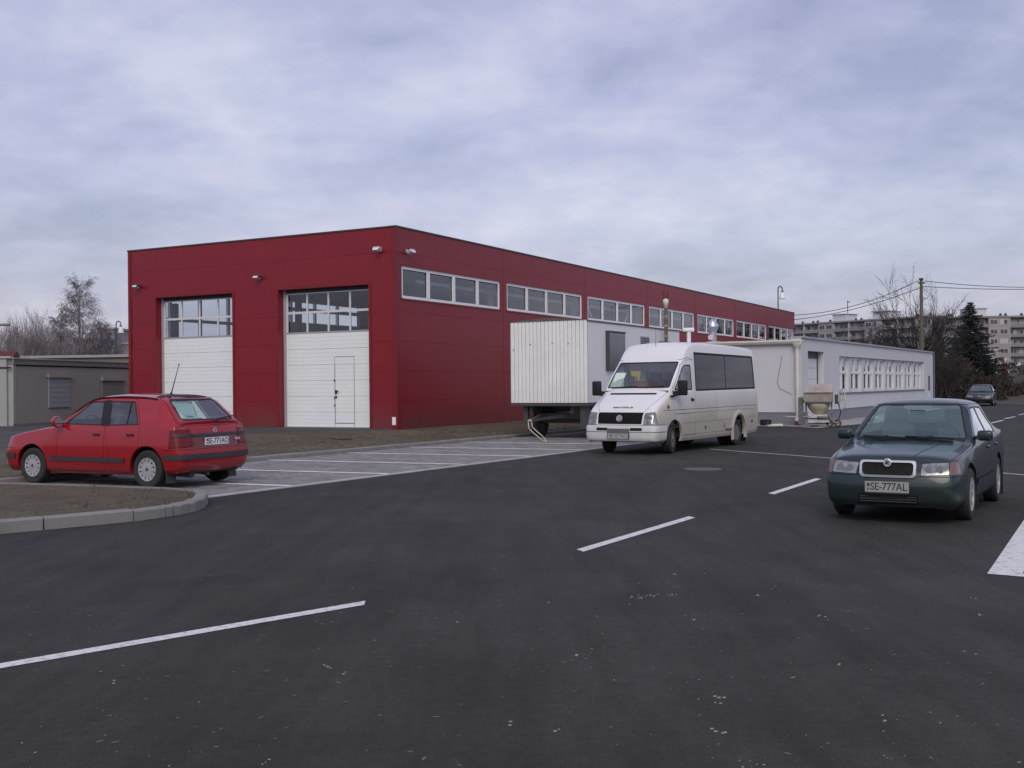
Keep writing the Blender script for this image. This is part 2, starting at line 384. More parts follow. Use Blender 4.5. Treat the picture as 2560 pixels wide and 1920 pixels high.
# parking strip of concrete blocks between the road edge (E) and the inner kerb
ED = Vector((.5075, .8616)); EN = Vector((-.8616, .5075)); E0 = Vector((-4.26, 17.1))
def ep(u, v): p = E0+ED*u+EN*v; return (p.x, p.y)
SW = 5.04
strip = sheet('parking_strip', [ep(-6.5, 0), ep(24, 0), ep(24, SW), ep(-6.5, SW)], .004, M_JOINT, kind='structure')
m = MB(); tones = []
bl, bw, jt = .20, .10, .006
u = -6.2; row = 0
while u < 24:
    v = .14 - (bl/2 if row % 2 else 0)
    while v < SW:
        v0, v1 = max(v, .13), min(v+bl-jt, SW-.02)
        if v1-v0 > .03:
            pu, pv = u+bw-jt, 0
            a, b, c, d = ep(u, v0), ep(pu, v0), ep(pu, v1), ep(u, v1); z = .012+rnd.uniform(-.002, .002)
            m.add([(*a, z), (*b, z), (*c, z), (*d, z), (*a, .003), (*b, .003), (*c, .003), (*d, .003)],
                  [(0, 1, 2, 3), (0, 4, 5, 1), (1, 5, 6, 2), (2, 6, 7, 3), (3, 7, 4, 0)])
            tones += [rnd.choice((.80, .9, 1, 1, 1.08, 1.2))*rnd.uniform(.93, 1.07)]*5
        v += bl
    u += bw; row += 1
me = m.mesh('paving_block')
ca = me.color_attributes.new('tone', 'FLOAT_COLOR', 'CORNER')
i = 0; buf = []
for p, tn in zip(me.polygons, tones): buf += [tn, tn, tn*rnd.uniform(.97, 1.03), 1]*p.loop_total
ca.data.foreach_set('color', buf)
o = link('paving_block', me, M_PAVE, strip); o['kind'] = 'stuff'
# flush edging stones along the road
k = -6.5; n = 0
while k < 24:
    a, b, c, d = ep(k, 0), ep(k+.99, 0), ep(k+.99, .125), ep(k, .125)
    MB().add([(*a, .016), (*b, .016), (*c, .016), (*d, .016), (*a, 0), (*b, 0), (*c, 0), (*d, 0)], [(0, 1, 2, 3), (0, 4, 5, 1), (1, 5, 6, 2), (2, 6, 7, 3), (3, 7, 4, 0)]).build('edging_stone', mat('edging', (.42, .42, .43), .8, var=.2, vscale=1.5), strip)
    k += 1.0
BD = Vector((-.92, .40))
for uu in (-1.8, .9, 3.6, 6.25, 9.05, 11.7, 14.4, 17.1, 19.8):
    a = Vector(ep(uu+.35, .1)); t_ = (SW-.15)/BD.dot(EN); b = a+BD*t_
    line_quad(tuple(a), tuple(b), .17, z=.0185).build('bay_line', M_PAINTOLD, strip)

# ---------------------------------------------------------------- kerbs
def along(pts, step):
    """points every step along a polyline, kept as (p, length)"""
    P = [Vector(p) for p in pts]; outp = [P[0]]; i = 0; rest = step; cur = P[0]
    while i < len(P)-1:
        sg = P[i+1]-cur
        if sg.length >= rest: cur = cur+sg.normalized()*rest; outp.append(cur); rest = step
        else: rest -= sg.length; cur = P[i+1]; i += 1
    outp.append(P[-1]); return outp
def kerb_stones(parent, pts, wd, z0, z1, side, gap=.008, jit=.0):
    """stones whose front face lies on pts; side=+1 puts the stone to the left of the run"""
    for a, b in zip(pts, pts[1:]):
        d = (b-a); ln = d.length
        if ln < .03: continue
        d.normalize(); n = Vector((-d.y, d.x))*side
        a2, b2 = a+d*gap, b-d*gap; j = n*rnd.uniform(-jit, jit); dz = rnd.uniform(-jit, jit)*.6; a2 = a2+j; b2 = b2+j*rnd.uniform(.2, 1)
        c = .02
        prof = [(0, z0), (0, z1-c), (c, z1), (wd, z1), (wd, z0)]
        vs = []
        for p in (a2, b2):
            for o_, z in prof: q_ = p+n*o_; vs.append((q_.x, q_.y, z+dz))
        fs = [(i, (i+1) % 5, (i+1) % 5+5, i+5) for i in range(5)]+[(4, 3, 2, 1, 0), (5, 6, 7, 8, 9)]
        if side < 0: fs = fs
        m = MB().add(vs, fs); me = m.mesh('kerb_stone'); b_ = bmesh.new(); b_.from_mesh(me); bmesh.ops.recalc_face_normals(b_, faces=b_.faces); b_.to_mesh(me); b_.free()
        link('kerb_stone', me, M_KERB, parent)
kerb = empty('kerb', (0, 0, 0), kind='structure')
KL = [Vector(p) for p in ((-40, 16.5), (-12.5, 16.4), (-11.0, 16.45), (-9.9, 17.2), (-9.3, 18.1), ep(-5.5+.9, SW), ep(28.2, SW))]
kerb_stones(kerb, along(KL, 1.0), .13, -.05, .115, +1, .005, .008)
# soil bank behind the kerb, rising to the hall
def terrain(name, ring_in, zi, ring_out, zo, ma, n=6, amp=.02, kind='structure'):
    m = MB(); k = len(ring_in)
    for i in range(n+1):
        t = i/n
        for a, b in zip(ring_in, ring_out):
            x = a[0]+(b[0]-a[0])*t; y = a[1]+(b[1]-a[1])*t
            z = zi+(zo-zi)*(t*t*(3-2*t)) + (amp*noise.noise(Vector((x*.9, y*.9, 0))) if 0 < i else 0)
            m.v.append((x, y, z))
    for i in range(n):
        for j in range(k-1): m.f.append((i*k+j, i*k+j+1, (i+1)*k+j+1, (i+1)*k+j))
    o = m.build(name, ma, None, True, 60); o['kind'] = kind; return o
inn = along([KL[0]+Vector((0, .13))]+[p+EN*.12 for p in KL[1:]], .8)
inn = [(p.x, p.y) for p in inn]
def back_of(p):      # matching point at the foot of the buildings
    x, y = p; d = EN*9.0; return (x+d.x*1.0, y+d.y+4.0) if y < 30 else (x-7.6, y+4.5)
terrain('soil_verge', inn, .10, [back_of(p) for p in inn], .25, M_SOIL, 14, .05)
# foot of the buildings: flat ground at 0.25
sheet('yard', [(-60, 30), (-16, 22.0), (-9.5, 27), (-3.5, 35.2), (6.5, 46.5), (30, 100), (-60, 100)], .235, M_SOIL, kind='structure', skirt=.25)

# driveway of older asphalt in front of the hall doors
sheet('driveway', [gp(-200, 1129, .25), gp(300, 1106, .25), gp(600, 1084, .25), gp(760, 1077, .25), gp(985, 1074, .25), (-4.2, 36.4), (-15.4, 42.6), (-15.4, 60), (-60, 60), (-60, 28)], .262, M_APRON, kind='structure', skirt=.25)

# island with a rounded nose at the left
front = [gp(-420, 1372), gp(-160, 1350), gp(0, 1336.6), gp(110, 1325), gp(240, 1313.5), gp(335, 1303.5), gp(414, 1292.5), gp(455, 1286), gp(492, 1278), gp(514, 1268), gp(521, 1257), gp(509, 1246)]
backp = [gp(509, 1246), gp(470, 1240.5), gp(400, 1236), gp(230, 1230), gp(0, 1222.5), gp(-300, 1222)]
isl = empty('island_kerb', (0, 0, 0), kind='structure')
F = [Vector(p) for p in front]
kerb_stones(isl, [F[0], F[1], F[3]], .16, -.05, .15, +1, .012, .005)
kerb_stones(isl, [F[3], F[5]], .16, -.05, .15, +1, .012, .004)
kerb_stones(isl, [F[5], F[6], (F[6]+F[7])*.5, F[7], (F[7]+F[8])*.5, F[8], (F[8]+F[9])*.5, F[9], F[10], F[11]], .16, -.05, .14, +1, .012, .012)
B = [Vector(p) for p in backp]
kerb_stones(isl, along(B[:], 1.0), .10, -.05, .12, +1, .004, .003)
poly = F[:-1]+B
cen = Vector((sum(p.x for p in poly)/len(poly), sum(p.y for p in poly)/len(poly)))
m = MB(); vs = []
def inset_poly(P, dist):
    outp = []; n = len(P)
    for i in range(n):
        a, b, c = P[i-1], P[i], P[(i+1) % n]
        d1 = (b-a).normalized(); d2 = (c-b).normalized(); n1 = Vector((-d1.y, d1.x)); n2 = Vector((-d2.y, d2.x)); nn = (n1+n2)
        if nn.length < .1: nn = n1
        nn.normalize(); outp.append(b+nn*dist)
    return outp
pin = inset_poly(poly, .13)
n = len(pin); m.v = [(p.x, p.y, .10) for p in pin]; rings = 5
for r in range(1, rings):
    for p in pin: q_ = p.lerp(cen, r/rings); m.v.append((q_.x, q_.y, .11+.035*r/rings+.02*noise.noise(Vector((q_.x*1.5, q_.y*1.5, 4)))))
m.v.append((cen.x, cen.y, .15))
for r in range(rings-1):
    for j in range(n): m.f.append((r*n+j, r*n+(j+1) % n, (r+1)*n+(j+1) % n, (r+1)*n+j))
for j in range(n): m.f.append(((rings-1)*n+j, (rings-1)*n+(j+1) % n, rings*n))
o = m.build('island_soil', M_SOIL, None, True, 60); o['kind'] = 'structure'

# stones and crumbs scattered over the road
m = MB(); md = MB()
def pebble(mb, x, y, r, z=0, fl=.45):
    n = 6; a0 = rnd.uniform(0, 6); vs = []
    for zz_, rr in ((0, 1), (fl*.6, .85), (fl, .4)):
        for j in range(n):
            t = a0+j*6.283/n; q_ = rr*rnd.uniform(.75, 1.1); vs.append((x+r*q_*math.cos(t), y+r*q_*math.sin(t)*.7, z+r*zz_))
    fs = [(j, (j+1) % n, (j+1) % n+n, j+n) for j in range(n)]+[(n+j, n+(j+1) % n, n+(j+1) % n+n, j+2*n) for j in range(n)]+[tuple(range(2*n, 3*n))]
    mb.add(vs, fs)
for i in range(900):
    y = 4.0+rnd.random()**1.3*11; x = rnd.uniform(-.5, .5)*y+rnd.gauss(0, .3)
    if noise.noise(Vector((x*.5, y*.5, 9))) < -.12: continue
    pebble(m if rnd.random() < .6 else md, x, y, rnd.choice((.002, .003, .003, .004, .005, .007)))
for i in range(420):      # thin scuffs and splinters pressed into the surface
    y = 4.2+rnd.random()**1.2*9; x = rnd.uniform(-.5, .5)*y; a_ = rnd.gauss(.3, .7); l_ = rnd.choice((.006, .009, .012, .016, .024)); w__ = rnd.uniform(.003, .008); ca_, sa_ = math.cos(a_), math.sin(a_)
    if noise.noise(Vector((x*.6, y*.6, 2))) < -.05: continue
    pts = [(-l_, 0), (-l_*.3, w__), (l_*.6, w__*.7), (l_, 0), (l_*.2, -w__), (-l_*.6, -w__*.6)]
    md.add([(x+u_2*ca_-v_2*sa_, y+u_2*sa_+v_2*ca_, .0015) for u_2, v_2 in pts], [(5, 4, 3, 2, 1, 0)[::-1]])
for px, py in ((1790, 1826), (1803, 1830), (2207, 1793), (1793, 1748), (1797, 1757), (1806, 1744), (1400, 1830), (1270, 1806), (1141, 1557), (283, 1706), (808, 1665), (814, 1672), (862, 1684), (668, 1903), (1740, 1550), (1684, 1435), (2072, 1546), (2052, 1540), (1580, 1493), (1450, 1641), (1440, 1643), (1372, 1505), (1892, 1487), (2440, 1497), (2448, 1533), (2420, 1630), (2100, 1660), (1980, 1690)):
    x, y = gp(px, py)
    for _ in range(2): pebble(m, x+rnd.gauss(0, .012), y+rnd.gauss(0, .03), rnd.uniform(.006, .013), fl=.4)
for px, py in ((1605, 1494), (1665, 1487), (1630, 1490)):
    x, y = gp(px, py)
    for _ in range(7): pebble(m, x+rnd.gauss(0, .05), y+rnd.gauss(0, .03), rnd.uniform(.006, .014), fl=.2)
o = m.build('loose_chippings', mat('pale_stone', (.25, .24, .22), .9, var=.3, vscale=9)); o['kind'] = 'stuff'
o = md.build('dark_chippings', mat('dark_stone', (.15, .145, .135), .9, var=.3, vscale=9)); o['kind'] = 'stuff'
# bigger stones and clods on the soil bank
m = MB()
for i in range(520):
    u = rnd.uniform(-6, 24); v = SW+.3+rnd.random()*5; x, y = ep(u, v)
    pebble(m, x, y, rnd.choice((.02, .03, .04, .06)), .1+.02*(v-SW), .6)
for i in range(420):
    p = poly[rnd.randrange(len(poly))].lerp(cen, rnd.uniform(.12, 1)); pebble(m, p.x+rnd.gauss(0, .2), p.y, rnd.choice((.01, .015, .025)), .11, .6)
o = m.build('soil_clods', mat('clod', (.12, .10, .075), .95, var=.3, vscale=5)); o['kind'] = 'stuff'
# a few dead grass tufts along the kerbs and on the bank
m = MB()
for i in range(150):
    if i < 60: p = poly[rnd.randrange(len(poly))].lerp(cen, rnd.uniform(.10, .8)); x, y, z = p.x+rnd.gauss(0, .15), p.y, .11
    else: x, y = ep(rnd.uniform(-6, 23), SW+rnd.choice((.22, .3, .5, 1.5, 3))+rnd.random()*.4); z = .11
    for _ in range(rnd.randrange(7, 16)):
        a = rnd.uniform(0, 6.28); l_ = rnd.uniform(.03, .09); dx_, dy_ = math.cos(a)*l_*.8, math.sin(a)*l_*.8; q_ = rnd.gauss(0, .03); w_ = .004
        m.add([(x+q_-w_*math.sin(a), y+w_*math.cos(a), z), (x+q_+w_*math.sin(a), y-w_*math.cos(a), z), (x+q_+dx_, y+dy_, z+l_)], [(0, 1, 2)])
o = m.build('grass_tufts', mat('dead_grass', (.13, .12, .07), .9, var=.4, vscale=3)); o['kind'] = 'stuff'
# manhole cover
x, y = gp(1757, 1173.5)
mh = empty('manhole_cover', (x, y, 0), label='round pale manhole cover set in the asphalt between van and dashed line', cat='manhole cover')
MB().lathe([(.36, 0), (.36, .012), (.31, .014), (.31, .006)], n=32).build('rim', mat('cover_rim', (.11, .11, .105), .8, var=.2), mh)
m = MB().lathe([(.305, .0), (.305, .010)], n=32)
for i in range(-3, 4): m.box(-.2, .2, i*.07-.012, i*.07+.012, .010, .016)
m.build('lid', mat('cover_concrete', (.12, .115, .11), .85, var=.2), mh)

# ================================================================ the red hall
HX = Vector((.4751, .8799, 0)); HZ = .25
hall = empty('red_hall', (-3.78, 36, HZ), math.atan2(HX.y, HX.x), 'long dark red hall with two tall white doors and a strip of high side windows', 'building')
W_, LEN, H = 12.36, 53.0, 6.73
DO = ((1.11, 4.98), (7.12, 10.90)); DT = 4.83
WZ0, WZ1 = 4.34, 5.42
T = .22
# cladding: horizontal sandwich panels 1 m high with narrow joints, on a backing sheet
def clad(x0, x1, y0, y1, z0, z1, axis):
    if axis == 'x': MB().box(x1-.05, x1, y0, y1, z0, z1).build('panel_backing', M_REDTRIM, hall); x1 -= .05
    else: MB().box(x0, x1, y1-.05, y1, z0, z1).build('panel_backing', M_REDTRIM, hall); y1 -= .05
    zs = [z0]+[z for z in [.93+.985*k for k in range(6)] if z0+.15 < z < z1-.15]+[z1]
    for a, b in zip(zs, zs[1:]): MB().box(x0, x1, y0, y1, a+(.0025 if a > z0 else 0), b-(.0025 if b < z1 else 0)).build('wall_panel', M_RED, hall)
# front wall
for y0, y1 in ((T, 1.11), (4.98, 7.12), (10.90, W_)): clad(0, T, y0, y1, -.3, DT, 'x')
clad(0, T, T, W_, DT, H-.06, 'x')
# reveals of the doors: trim round the opening
for y0, y1 in DO:
    m = MB().box(-.02, 0, y0-.09, y0, 0, DT+.09).box(-.02, 0, y1, y1+.09, 0, DT+.09).box(-.02, 0, y0, y1, DT, DT+.09)
    m.build('door_trim', M_REDTRIM, hall)
# side wall in bays
J = [0]+[7.3+7.62*i for i in range(7)]; J[-1] = LEN
for i in range(7):
    a, b = J[i], J[i+1]; g = .012
    a_ = a+g if i else 0; b_ = b-g if i < 6 else b
    w0, w1 = (a+.32, b-.24) if i == 0 else (a+.30, b-.30)
    y0 = 0
    clad(a_, b_, y0, T, -.3, WZ0, 'y'); clad(a_, b_, y0, T, WZ1, H-.06, 'y')
    MB().box(a_, w0, y0, T, WZ0, WZ1).build('wall_panel', M_RED, hall)
    MB().box(w1, b_, y0, T, WZ0, WZ1).build('wall_panel', M_RED, hall)
    if i: MB().box(a-g, a+g, .012, T, -.3, H-.06).build('bay_joint', mat('joint_dark', (.06, .006, .01), .6), hall)
    MB().box(w0-.05, w1+.05, -.012, 0, WZ1, WZ1+.05).box(w0-.05, w1+.05, -.03, 0, WZ0-.05, WZ0).build('window_trim', M_REDTRIM, hall)
    # window: frame with three posts, four panes
    f = .10; wf = MB().box(w0, w1, .03, .13, WZ0, WZ0+f).box(w0, w1, .03, .13, WZ1-f, WZ1)
    pw = (w1-w0)/4
    for kx in range(5):
        cx_ = w0+pw*kx; hw = .05 if kx in (0, 4) else .09
        x0_, x1_ = (cx_, cx_+2*hw) if kx == 0 else ((cx_-2*hw, cx_) if kx == 4 else (cx_-hw, cx_+hw))
        wf.box(x0_, x1_, .025, .13, WZ0+f, WZ1-f)
    wo = wf.build('window', M_WHITE, hall)
    for kx in range(4):
        x0_, x1_ = w0+pw*kx+.09, w0+pw*(kx+1)-.09
        MB().box(x0_-.01, x1_+.01, .085, .092, WZ0+f-.01, WZ1-f+.01).build('pane', M_WIN, wo)
        # gasket round the pane
        e_ = .02; MB().box(x0_, x0_+e_, .06, .085, WZ0+f, WZ1-f).box(x1_-e_, x1_, .06, .085, WZ0+f, WZ1-f).box(x0_+e_, x1_-e_, .06, .085, WZ1-f-e_, WZ1-f).box(x0_+e_, x1_-e_, .06, .085, WZ0+f, WZ0+f+e_).build('gasket', M_GASKET, wo)
        if i == 1 and kx in (1, 2) or i == 3 and kx == 2: pass
# an open fanlight handle above the second window, tilted sash in the sixth
# far walls, roof, floor
for i in range(7):
    a, b = J[i], J[i+1]
    zl = 2.9 if i == 0 else WZ0
    MB().box(a, b, W_-T, W_, -.3, zl).build('wall_panel', M_RED, hall); MB().box(a, b, W_-T, W_, WZ1, H-.06).build('wall_panel', M_RED, hall)
    MB().box(a, a+.35, W_-T, W_, zl, WZ1).build('wall_panel', M_RED, hall); MB().box(b-.35, b, W_-T, W_, zl, WZ1).build('wall_panel', M_RED, hall)
    pw = (b-a-.7)/4
    if i == 0: MB().box(a+.35, b-.35, W_-T+.04, W_-.04, 4.1, 4.22).build('transom', M_WHITE, hall)
    m = MB().box(a+.35, b-.35, W_-T+.05, W_-.05, zl, zl+.08).box(a+.35, b-.35, W_-T+.05, W_-.05, WZ1-.08, WZ1)
    for kx in range(1, 4): m.box(a+.35+pw*kx-.06, a+.35+pw*kx+.06, W_-T+.05, W_-.05, zl+.08, WZ1-.08)
    m.build('window', M_WHITE, hall)
m = MB().box(LEN-T, LEN, T, W_-T, -.3, 3.0).box(LEN-T, LEN, T, W_-T, 4.8, H-.06).box(LEN-T, LEN, T, 1.2, 3.0, 4.8).box(LEN-T, LEN, 5.5, 6.9, 3.0, 4.8).box(LEN-T, LEN, W_-1.2, W_-T, 3.0, 4.8)
m.build('rear_wall', M_RED, hall)
MB().box(T, LEN-T, T, W_-T, .0, .04).build('floor_slab', M_FLOOR, hall)
MB().box(T, LEN-T, T, W_-T, H-.4, H-.22).build('ceiling', M_INT, hall)
MB().box(.1, LEN-.1, .1, W_-.1, H-.2, H-.10).build('roof', mat('roof_sheet', (.2, .2, .21), .6, var=.1), hall)
MB().box(-.04, LEN+.04, -.03, .30, H-.06, H-.01).box(-.03, .30, .30, W_+.04, H-.06, H-.01).box(LEN-.3, LEN+.04, .3, W_+.04, H-.06, H-.01).box(.3, LEN-.3, W_-.3, W_+.04, H-.06, H-.01).build('roof_flashing', M_BROWNFL, hall)
MB().box(-.014, 0, -.014, .16, -.3, H-.061).box(0, .16, -.014, 0, -.3, H-.061).build('corner_trim', M_REDTRIM, hall)
MB().box(-.014, 0, W_-.12, W_+.014, -.3, H-.061).box(0, .12, W_, W_+.014, -.3, H-.061).build('corner_trim', M_REDTRIM, hall)
# inner lining, crane rail, posts and braces
m = MB().box(T, LEN-T, T, T+.02, 0, WZ0-.02).box(T, LEN-T, T, T+.02, WZ1+.02, H-.4).box(T, 7.3, W_-T-.02, W_-T, 0, 2.88).box(7.3, LEN-T, W_-T-.02, W_-T, 0, WZ0-.02).box(T, LEN-T, W_-T-.02, W_-T, WZ1+.02, H-.4)
m.build('inner_lining', M_INT, hall)
M_RAIL = mat('rail_white', (.75, .76, .78), .5)
MB().box(8, LEN-1, W_-1.0, W_-.75, 4.86, 5.0).build('crane_rail', M_RAIL, hall); MB().box(8, LEN-1, W_-1.0, W_-.75, 3.5, 3.75).build('crane_rail', M_RAIL, hall)
MB().box(2.2, LEN-1, .66, .78, 5.02, 5.14).build('crane_rail', M_RAIL, hall)
for i in range(8):
    x = min(J[i], LEN-.6) if i else .5
    MB().box(x-.1, x+.1, W_-.7, W_-.5, .04, H-.4).build('steel_post', M_INT, hall)
    if i: MB().box(x-.1, x+.1, .45, .65, .04, H-.4).build('steel_post', M_INT, hall)
    MB().box(x-.09, x+.09, .45, W_-.5, H-.75, H-.41).build('roof_beam', M_INT, hall)
MB().bar((15.6, .42, 5.5), (17.2, .42, 3.9), .08, .08).bar((21.6, .42, 5.5), (20.0, .42, 3.9), .08, .08).build('wall_brace', M_RAIL, hall)
# sectional doors
def sectional_door(y0, y1, wicket):
    d = empty('sectional_door', (0, 0, 0)); d.parent = hall; CH.setdefault(hall.name, []).append(d)
    x = .28
    MB().box(T, x+.12, y0-.10, y0-.0, 0, DT).box(T, x+.12, y1, y1+.10, 0, DT).box(T, x+.12, y0, y1, DT, DT+.1).build('reveal', M_REDTRIM, d)
    MB().box(x-.03, x+.06, y0, y0+.07, 0, DT).box(x-.03, x+.06, y1-.11, y1, 0, DT).build('guide_track', mat('track_lilac', (.48, .46, .55), .4, metal=.3), d)
    MB().box(x-.02, x+.06, y0+.07, y1-.11, DT-.12, DT).build('head_seal', M_GASKET, d)
    a, b = y0+.07, y1-.11; n = 6; hs = 3.28/n
    for i in range(n):
        z0_, z1_ = i*hs+(.03 if i == 0 else .006), (i+1)*hs
        prof = []; zc = z0_; st = (z1_-z0_)/4
        for kz in range(4):
            e1 = zc+st
            prof += [(x, zc+.004), (x, e1-.010), (x+.009, e1-.006), (x+.009, e1-.002)]; zc = e1
        prof = [(x+.006, z0_)]+prof+[(x+.04, z1_), (x+.04, z0_)]
        segs = [(a, b)]
        if wicket and z1_ > .14 and z0_ < 2.42:
            segs = [(a, 1.94), (2.78, b)]
            if z1_ > 2.5: segs = [(a, b)]
        def sect(nm, s0, s1, prof=prof):
            k = len(prof); vs = [(px, s0, pz) for px, pz in prof]+[(px, s1, pz) for px, pz in prof]
            fs = [tuple(range(k)), tuple(range(2*k-1, k-1, -1))]+[(j, j+k, (j+1) % k+k, (j+1) % k) for j in range(k)]
            return MB().add(vs, fs).build(nm, M_DOORW, d)
        for s0, s1 in segs: sect('door_section', s0, s1)
        if len(segs) == 2: sect('wicket_section', 1.965, 2.755)
    if wicket:
        # dark thin frame of the wicket door and its handle
        m = MB(); z0w = .16
        z1w = 2.455
        m.box(x-.004, x+.02, 1.94, 1.955, z0w, z1w).box(x-.004, x+.02, 2.765, 2.78, z0w, z1w).box(x-.006, x+.0, 1.955, 2.765, 2.44, 2.455).box(x-.006, x+.0, 1.955, 2.765, .16, .185)
        m.build('wicket_frame', mat('alu_dark', (.25, .25, .27), .4, metal=.5), d)
        MB().box(x-.05, x, 2.68, 2.72, 1.18, 1.30).box(x-.07, x-.05, 2.58, 2.72, 1.26, 1.285).cbox((x-.02, 2.70, 1.06), (.04, .04, .06)).build('handle', M_BLACK, d)
        for hz_ in (.75, 1.0, 1.6): MB().box(x-.03, x, 2.76, 2.79, hz_, hz_+.07).build('hinge', M_BLACK, d)
    MB().box(x, x+.04, a, b, 3.28, 3.34).build('top_rail', mat('alu_rail', (.40, .41, .43), .4, metal=.4), d)
    gz = [(3.34, 3.98), (4.06, DT-.12)]; M_ALU = mat('glazed_frame', (.62, .63, .66), .4)
    fm = MB(); pw = (b-a)/4
    fm.box(x, x+.04, a, b, 3.98, 4.06).box(x, x+.04, a, b, DT-.16, DT-.12)
    for kx in range(5):
        c = a+pw*kx; h_ = .035; c = min(max(c, a+h_), b-h_)
        fm.box(x, x+.04, c-h_, c+h_, 3.34, 3.98).box(x, x+.04, c-h_, c+h_, 4.06, DT-.16)
    fm.build('glazed_section', M_ALU, d)
    for z0_, z1_ in ((3.34, 3.98), (4.06, DT-.16)):
        for kx in range(4): MB().box(x+.015, x+.022, a+pw*kx+.04, a+pw*(kx+1)-.04, z0_, z1_).build('pane', M_WIN, d)
    # black operator chain box inside, seen through the glass
    MB().box(x+.12, x+.3, b-.45, b-.28, 3.3, DT-.2).build('operator', M_BLACK, d)
    MB().box(x+.06, x+.10, a, b, 0, .03).build('bottom_seal', M_GASKET, d)
sectional_door(DO[0][0], DO[0][1], True); sectional_door(DO[1][0], DO[1][1], False)
MB().box(-.05, 0, .02+.03, .15+.03, .14, .40).build('meter_box', M_WHITE, hall)
m = MB().box(-.6, T+.6, 4.98-.0, 5.1, -.1, -.01)

def hall_pt(x, y, z): return hall.matrix_basis @ Vector((x, y, z)) if False else Vector((-3.78, 36, HZ))+HX*x+Vector((-HX.y, HX.x, 0))*y+Vector((0, 0, z))
M_LAMPG = mat('lamp_glass', (.75, .78, .8), .15, spec=.8)
M_LAMPB = mat('lamp_grey', (.55, .56, .6), .35, metal=.3)
def floodlight(p, rz, label, pale=True, sz=1.0):
    e = empty('floodlight', p, rz, label, 'floodlight', 'floodlights on the red hall walls')   # local -x points out of the wall
    MB().box(-.03, .0, -.07*sz, .07*sz, -.08*sz, .08*sz).box(-.16*sz, -.03, -.025, .025, -.03, .03).build('bracket', M_LAMPB if pale else M_DARKSTEEL, e)
    M_ = Matrix.Rotation(R(22), 3, 'Y')
    MB().cbox((-.24*sz, 0, -.02), (.30*sz, .36*sz, .12*sz), M_).build('housing', M_LAMPB if pale else M_DARKSTEEL, e, bevel=.02)
    MB().cbox((-.26*sz, 0, -.09*sz), (.26*sz, .30*sz, .02), M_).cbox((-.40*sz, 0, -.045*sz), (.015, .3*sz, .09*sz), M_).build('lens', M_LAMPG, e)
    return e
ang = math.atan2(HX.y, HX.x)
floodlight(hall_pt(-.003, .62, 5.98), ang, 'pale floodlight on the door wall, close to the front corner of the red hall', sz=.72)
floodlight(hall_pt(.62, -.003, 5.93), ang+R(90), 'pale floodlight on the window wall, close to the front corner of the red hall', sz=.72)
floodlight(hall_pt(-.003, 5.8, 5.35), ang, 'dark floodlight on the red wall between the two tall doors', False, .68)
floodlight(hall_pt(-.003, 11.75, 5.33), ang, 'dark floodlight on the red wall above the left edge of the left door', False, .68)
floodlight(hall_pt(.6, W_+.003, 4.97), ang-R(90), 'floodlight peeking out from the far left edge of the red hall', True, .7)

# ================================================================ the low white building
WX = Vector((.5101, .8601, 0)); WY = Vector((-.8601, .5101, 0)); W0 = Vector((11.25, 42.5, 0))
wb = empty('white_building', W0, math.atan2(WX.y, WX.x), 'low flat-roofed white building with a grey plinth and a row of eight white windows', 'building')
WL, WW, WH = 28.6, 10.0, 3.50
T2 = .35; PL = .50
d0, d1_, dt = .95, 3.35, 2.92
v0, v1, vz0, vz1 = 5.9, 25.7, 1.20, 2.80
def wall(x0, x1, z0, z1): MB().box(x0, x1, 0, T2, z0, z1).build('wall', M_PLASTER, wb)
wall(0, d0, PL, WH-.1); wall(d0, d1_, dt, WH-.1); wall(d1_, v0, PL, WH-.1); wall(v0, v1, PL, vz0); wall(v0, v1, vz1, WH-.1); wall(v1, WL, PL, WH-.1)
MB().box(.0, d0, .03, T2, -.1, PL).box(d1_, WL, .03, T2, -.1, PL).build('plinth', M_PLINTH, wb)
MB().box(0, T2, T2, WW, PL, 3.22).build('wall', M_PLASTER, wb); MB().box(.03, T2, T2, WW, -.1, PL).build('plinth', M_PLINTH, wb)
MB().box(WL-T2, WL, T2, WW, -.1, 3.3).build('wall', M_PLASTER, wb); MB().box(0, WL, WW, WW+.2, -.1, 3.3).build('wall', M_PLASTER, wb)
MB().box(.0, WL, T2, WW, 3.22, 3.30).build('roof', mat('roof_felt', (.30, .31, .33), .8, var=.15), wb)
MB().box(-.02, WL+.05, -.07, T2+.05, WH-.1, WH-.03).build('parapet_cap', mat('zinc_cap', (.40, .41, .44), .45, metal=.3), wb)
MB().box(d0, d1_, .27, .33, .0, dt-.28).build('door', mat('door_pale', (.66, .69, .74), .5, var=.03), wb)
for kz in range(1, 6): MB().box(d0, d1_-.12, .262, .27, kz*.45, kz*.45+.012).build('door_groove', M_PLINTH, wb)
MB().box(d0, d1_, .25, .34, dt-.28, dt).box(d1_-.12, d1_, .25, .27, 0, dt-.28).build('door_head', mat('blind_box', (.05, .052, .065), .5), wb)
